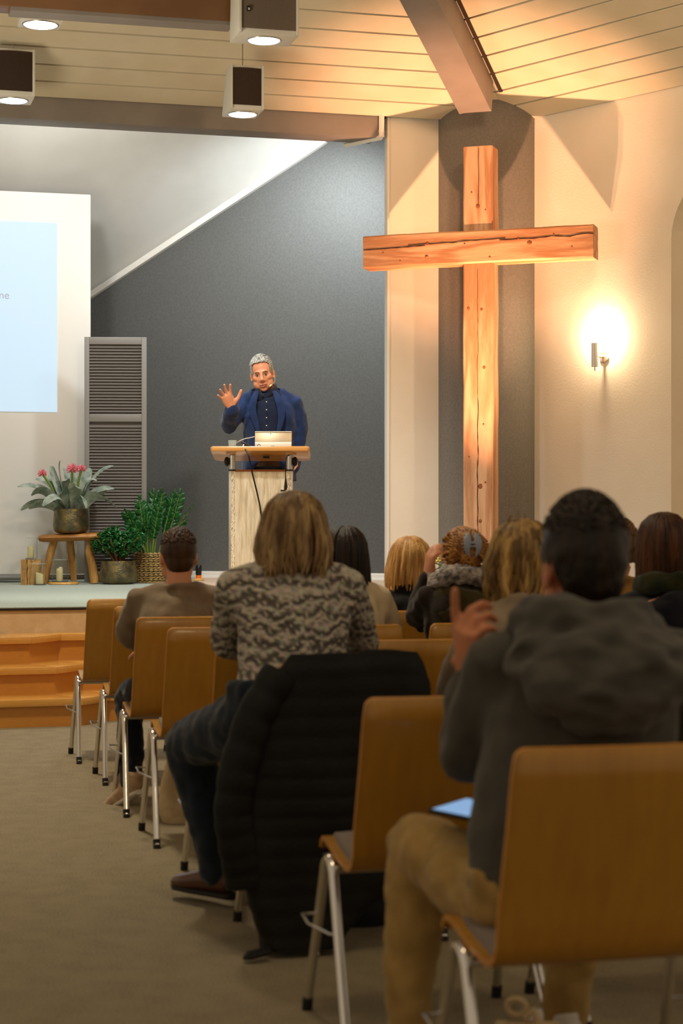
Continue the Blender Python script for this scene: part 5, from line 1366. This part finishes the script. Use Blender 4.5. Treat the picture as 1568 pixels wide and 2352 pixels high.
# pointing index finger raised above the closed hand
# hood lying on the back
nk = V(J['neck']); g = MB()
g.tube([nk+V((.125*math.cos(a), .10*math.sin(a)+.0, -.004-.012*math.sin(a))) for a in [2*PI*k/28 for k in range(28)]], [(.050,.036)]*28, 14, closed=True)
g.tube([nk+V((0,-.085,-.03)), nk+V((0,-.135,-.07)), nk+V((0.005,-.165,-.14)), nk+V((.01,-.150,-.215))], [(.16,.05),(.19,.065),(.16,.068),(.08,.04)], 20, side=(1,0,0))
for s in (-1, 1): g.tube([nk+V((s*.12,-.03,-.03)), nk+V((s*.165,-.085,-.065)), nk+V((s*.14,-.125,-.13)), nk+V((s*.05,-.14,-.20))], [.045,.046,.040,.03], 14)
me = remeshed(g, .010, 4, folds=[(.030, 9, (1,1,1.8)), (.012, 22, (1,1,1.6))]); link('hood', me, M['hoodie'], r)
# tablet on the lap
tb = P(1048, 1858, 4.12)
t = empty('tablet', tb+V((.03,.02,-.005)), math.radians(-28), 'small tablet with a glowing blue screen on the khaki lap', 'tablet')
build(MB().box((0,0,0),(.12,.15,.009)), 'case', M['black'], t, bevel=.003); build(MB().box((0,0,.005),(.106,.132,.0012)), 'screen', mat('tablet_screen', (.1,.2,.35), .2, emit=((.30,.52,.85), .55)), t)
t.rotation_euler = (math.radians(3), math.radians(4), math.radians(-38))

# ================================================================== THE SPEAKER
SD_ = 13.62
loc = P(618, 0, SD_); loc.z = SZ; rz = PI         # faces the hall
LS = lambda x, y, d=SD_: tolocal(loc, rz, P(x, y, d))
def mkcloth():
    return None
M['jacket'] = cloth('jacket_blue', '#1e2f57', '#182849', bump=(240, .0006)); M['shirt'] = cloth('shirt_navy', '#1a2238', '#161d30', bump=(240, .0005)); M['darktr'] = cloth('trousers_dark', '#15151a')
M['h_silver'] = hairm('hair_silver', '#a9aaa4', '#77766f', .25, .5); M['skinS'] = skinm('skin_speaker', '#d08e6c')
J = dict(sc=1, tw=1.06, td=1.05, aw=.84, bvox=.0055, hip=LS(618,1075), waist=LS(618,1030), chest=LS(620,955), neck=LS(611,897), head=LS(602,857,SD_-.02),
    sh=[LS(675,925), LS(561,925)], el=[LS(689,985,SD_+.02), LS(523,978,SD_-.10)], wr=[LS(681,1045,SD_-.0), LS(533,936,SD_-.30)],
    kn=[LS(640,1230), LS(596,1230)], an=[LS(642,1355), LS(594,1355)], lw=1.1)
Rh = rotm(.05, .16, -.14)
wr = V(J['wr'][1])
root, hc, Rm = person(loc, rz, 'grey-haired speaker in a blue jacket gesturing with a raised open hand behind the lectern', J, dict(skin=M['skinS'], top=M['shirt'], legs=M['darktr'], top_name='shirt'), voxel=.010, folds=(.006, 10), face=True, headrot=(-.03,.14,.15), hk=1.05,
    hands=((1, tolocal((0,0,0), rz, P(519,908,SD_-.34)-P(533,936,SD_-.30)), tolocal((0,0,0), rz, V((.1,-1,.15))), 1, 1.12, ((.16,.14,.18,.22), .26, (1.15,.12))),
           (0, V((0,.1,-1)), V((1,0,0)), 1, 1.0, ((.3,.3,.35,.4), .05, (.4,.3)))), shoes=dict(which=(0,1), m=M['black'], sole=M['soled'], dir=((0,1,0),(0,1,0))), sleeve=True)
short_hair(root, hc, Rm, M['h_silver'], 1.05, .006, -.06, 420, .008, .003, tph=1.2)
A = lambda p: hc+Rm @ (V(p)*1.05)
for s in (-1, 1):
    e = build(MB().ell(A((s*.031,.078,-.008)), (.0135,.010,.0065), Rm, 12, 8), 'eye', M['eye'], root, smooth=True)
    build(MB().ell(A((s*.030,.0865,-.009)), (.0058,.003,.0058), Rm, 10, 6), 'iris', M['iris'], e, smooth=True)
    build(MB().tube([A((s*.012,.097,.012)), A((s*.032,.097,.018)), A((s*.050,.085,.012))], [.0028,.0036,.0014], 8), 'eyebrow', M['brow'], root, smooth=True)
    build(MB().tube([A((s*.016,.084,-.002)), A((s*.031,.091,-.0015)), A((s*.046,.080,-.004))], [.002,.003,.002], 6), 'eyelid', M['brow'], root, smooth=True)
    build(MB().tube([A((s*.019,.102,-.048)), A((s*.029,.097,-.062)), A((s*.032,.090,-.080))], [.0006,.0010,.0006], 6), 'face_crease', M['lip'], root, smooth=True)
build(MB().tube([A((-.026,.090,-.078)), A((0,.1015,-.0755)), A((.026,.090,-.078))], [(.002,.002),(.0042,.003),(.002,.002)], 8), 'mouth', mat('mouth_dark', '#6e3228', .6), root, smooth=True)
build(MB().tube([A((-.022,.091,-.084)), A((0,.101,-.0855)), A((.022,.091,-.084))], [.002,.0045,.002], 8), 'lip', M['lip'], root, smooth=True)
mcr = build(MB().tube([A((-.084,0,-.03)), A((-.080,.04,-.07)), A((-.050,.082,-.088))], [.0015,.0015,.0015], 6), 'headset_boom', M['lightwood'], root, smooth=True)
build(MB().tube([A((-.056,.078,-.086)), A((-.042,.092,-.092))], [.005,.006], 10), 'headset_capsule', M['wax'], mcr, smooth=True)
# jacket: open front
g = MB(); hip, wa, che, nk = (V(J[k]) for k in ('hip','waist','chest','neck'))
lowr = hip+V((0,.0,-.10))
tor = curve([lowr, hip, wa, che, nk+V((0,-.012,-.075))], 4); n = len(tor)
prof = [(.205,.155),(.195,.150),(.188,.148),(.205,.152),(.165,.115)]
rad = []
for i in range(n):
    s = i/(n-1)*4; k = min(3, int(s)); f = s-k; rad.append((prof[k][0]*(1-f)+prof[k+1][0]*f, prof[k][1]*(1-f)+prof[k+1][1]*f))
g.tube(tor, rad, 28, side=(1,0,0))
mid = nk+V((0,-.014,-.045))
for i in (0, 1):
    s, e, w_ = V(J['sh'][i]), V(J['el'][i]), V(J['wr'][i])
    capsule(g, [mid, mid.lerp(s,.55)+V((0,0,.016)), s+V((0,0,-.002)), s.lerp(e,.5), e, e.lerp(w_,.5), e.lerp(w_,.90 if i else 1.55)], [.068,.072,.070,.066,.062 if i else .058,.058 if i else .052,.054 if i else .034], 16)
    g.tube([che.lerp(s,.4)+V((0,0,-.02)), s+V((0,0,-.04))], [(.11,.105),(.065,.068)], 14)
me = remeshed(g, .0095, 3, folds=[(.012, 9, (1,1,.6)), (.006, 22, (1,1,.8))])
bm = bmesh.new(); bm.from_mesh(me); dele = []
zc = che.z; zn = nk.z
cxm = nk.x
for v in bm.verts:
    q = v.co; hgt = (q.z-(che.z-.10))/(nk.z-(che.z-.10))
    half = .070 if q.z > che.z-.08 else .070+.04*0
    half = .078+.022*max(0, min(1, (q.z-(che.z-.22))/.30)) if q.z > hip.z+.02 else .078+.16*(hip.z+.02-q.z)/.2
    if q.y > .03 and abs(q.x-cxm*min(1,max(0,hgt))-.0) < half: dele.append(v)
    elif (q-(nk+V((0,.02,.0)))).length < .085 and q.z > nk.z-.05 and q.y > -.03: dele.append(v)
bmesh.ops.delete(bm, geom=dele, context='VERTS'); bm.to_mesh(me); bm.free()
jk = link('jacket', me, M['jacket'], root)
so = jk.modifiers.new('thick', 'SOLIDIFY'); so.thickness = .006; so.offset = -1
# lapels, collar, buttons, belt
for s in (-1, 1):
    x = lambda a: s*a
    pts = [(x(.062)+cxm, .095, nk.z-.01), (x(.088)+cxm*.8, .142, nk.z-.075), (x(.105)+cxm*.5, .158, che.z+.03), (x(.088), .166, che.z-.06), (x(.058), .166, che.z-.17)]
    wds = [.014,.024,.028,.020,.005]
    build(MB().tube(curve(pts, 4), [(wds[min(4,i//4)]*(1-(i%4)/4)+wds[min(4,i//4+1)]*((i%4)/4), .005) for i in range(17)], 10, side=(1,0,0)), 'lapel', M['jacket'], jk, smooth=True)
    build(MB().tube([(x(.072)+cxm, -.02, nk.z+.035), (x(.070)+cxm, .04, nk.z+.015), (x(.045)+cxm, .085, nk.z-.02), (x(.02)+cxm, .098, nk.z-.05)], [(.022,.006),(.024,.006),(.026,.006),(.012,.005)], 10, side=(0,0,1)), 'shirt_collar', M['shirt'], root, smooth=True)
for zz_ in (896+30, 896+48, 896+66, 896+84, 896+100):
    b_ = LS(611, zz_)
    build(MB().ell((b_.x*.6, .155 if zz_ > 920 else .13, b_.z), (.0042,.003,.0042), None, 10, 6), 'shirt_button', M['fringe'], root, smooth=True)
build(MB().tube([nk+V((.066*math.cos(a), .062*math.sin(a), .010-.030*math.sin(a))) for a in [2*PI*k/28 for k in range(28)]], [(.022,.006)]*28, 10, closed=True, side=(0,0,1)), 'collar_band', M['shirt'], root, smooth=True)
build(MB().ell(nk+V((0,.040,-.058)), (.085,.050,.052), None, 18, 12), 'shirt_front', M['shirt'], root, smooth=True)
bz = LS(611,1066).z
build(MB().tube([(.165*math.cos(a), .148*math.sin(a), bz) for a in [2*PI*k/32 for k in range(32)]], [(.020,.004)]*32, 8, closed=True, side=(0,0,1)), 'belt', M['shoebrown'], root, smooth=True)
build(MB().tube([(-.022,.156,bz-.018),(.022,.156,bz-.018),(.022,.156,bz+.018),(-.022,.156,bz+.018)], .003, 6, closed=True), 'belt_buckle', M['brass'], root)
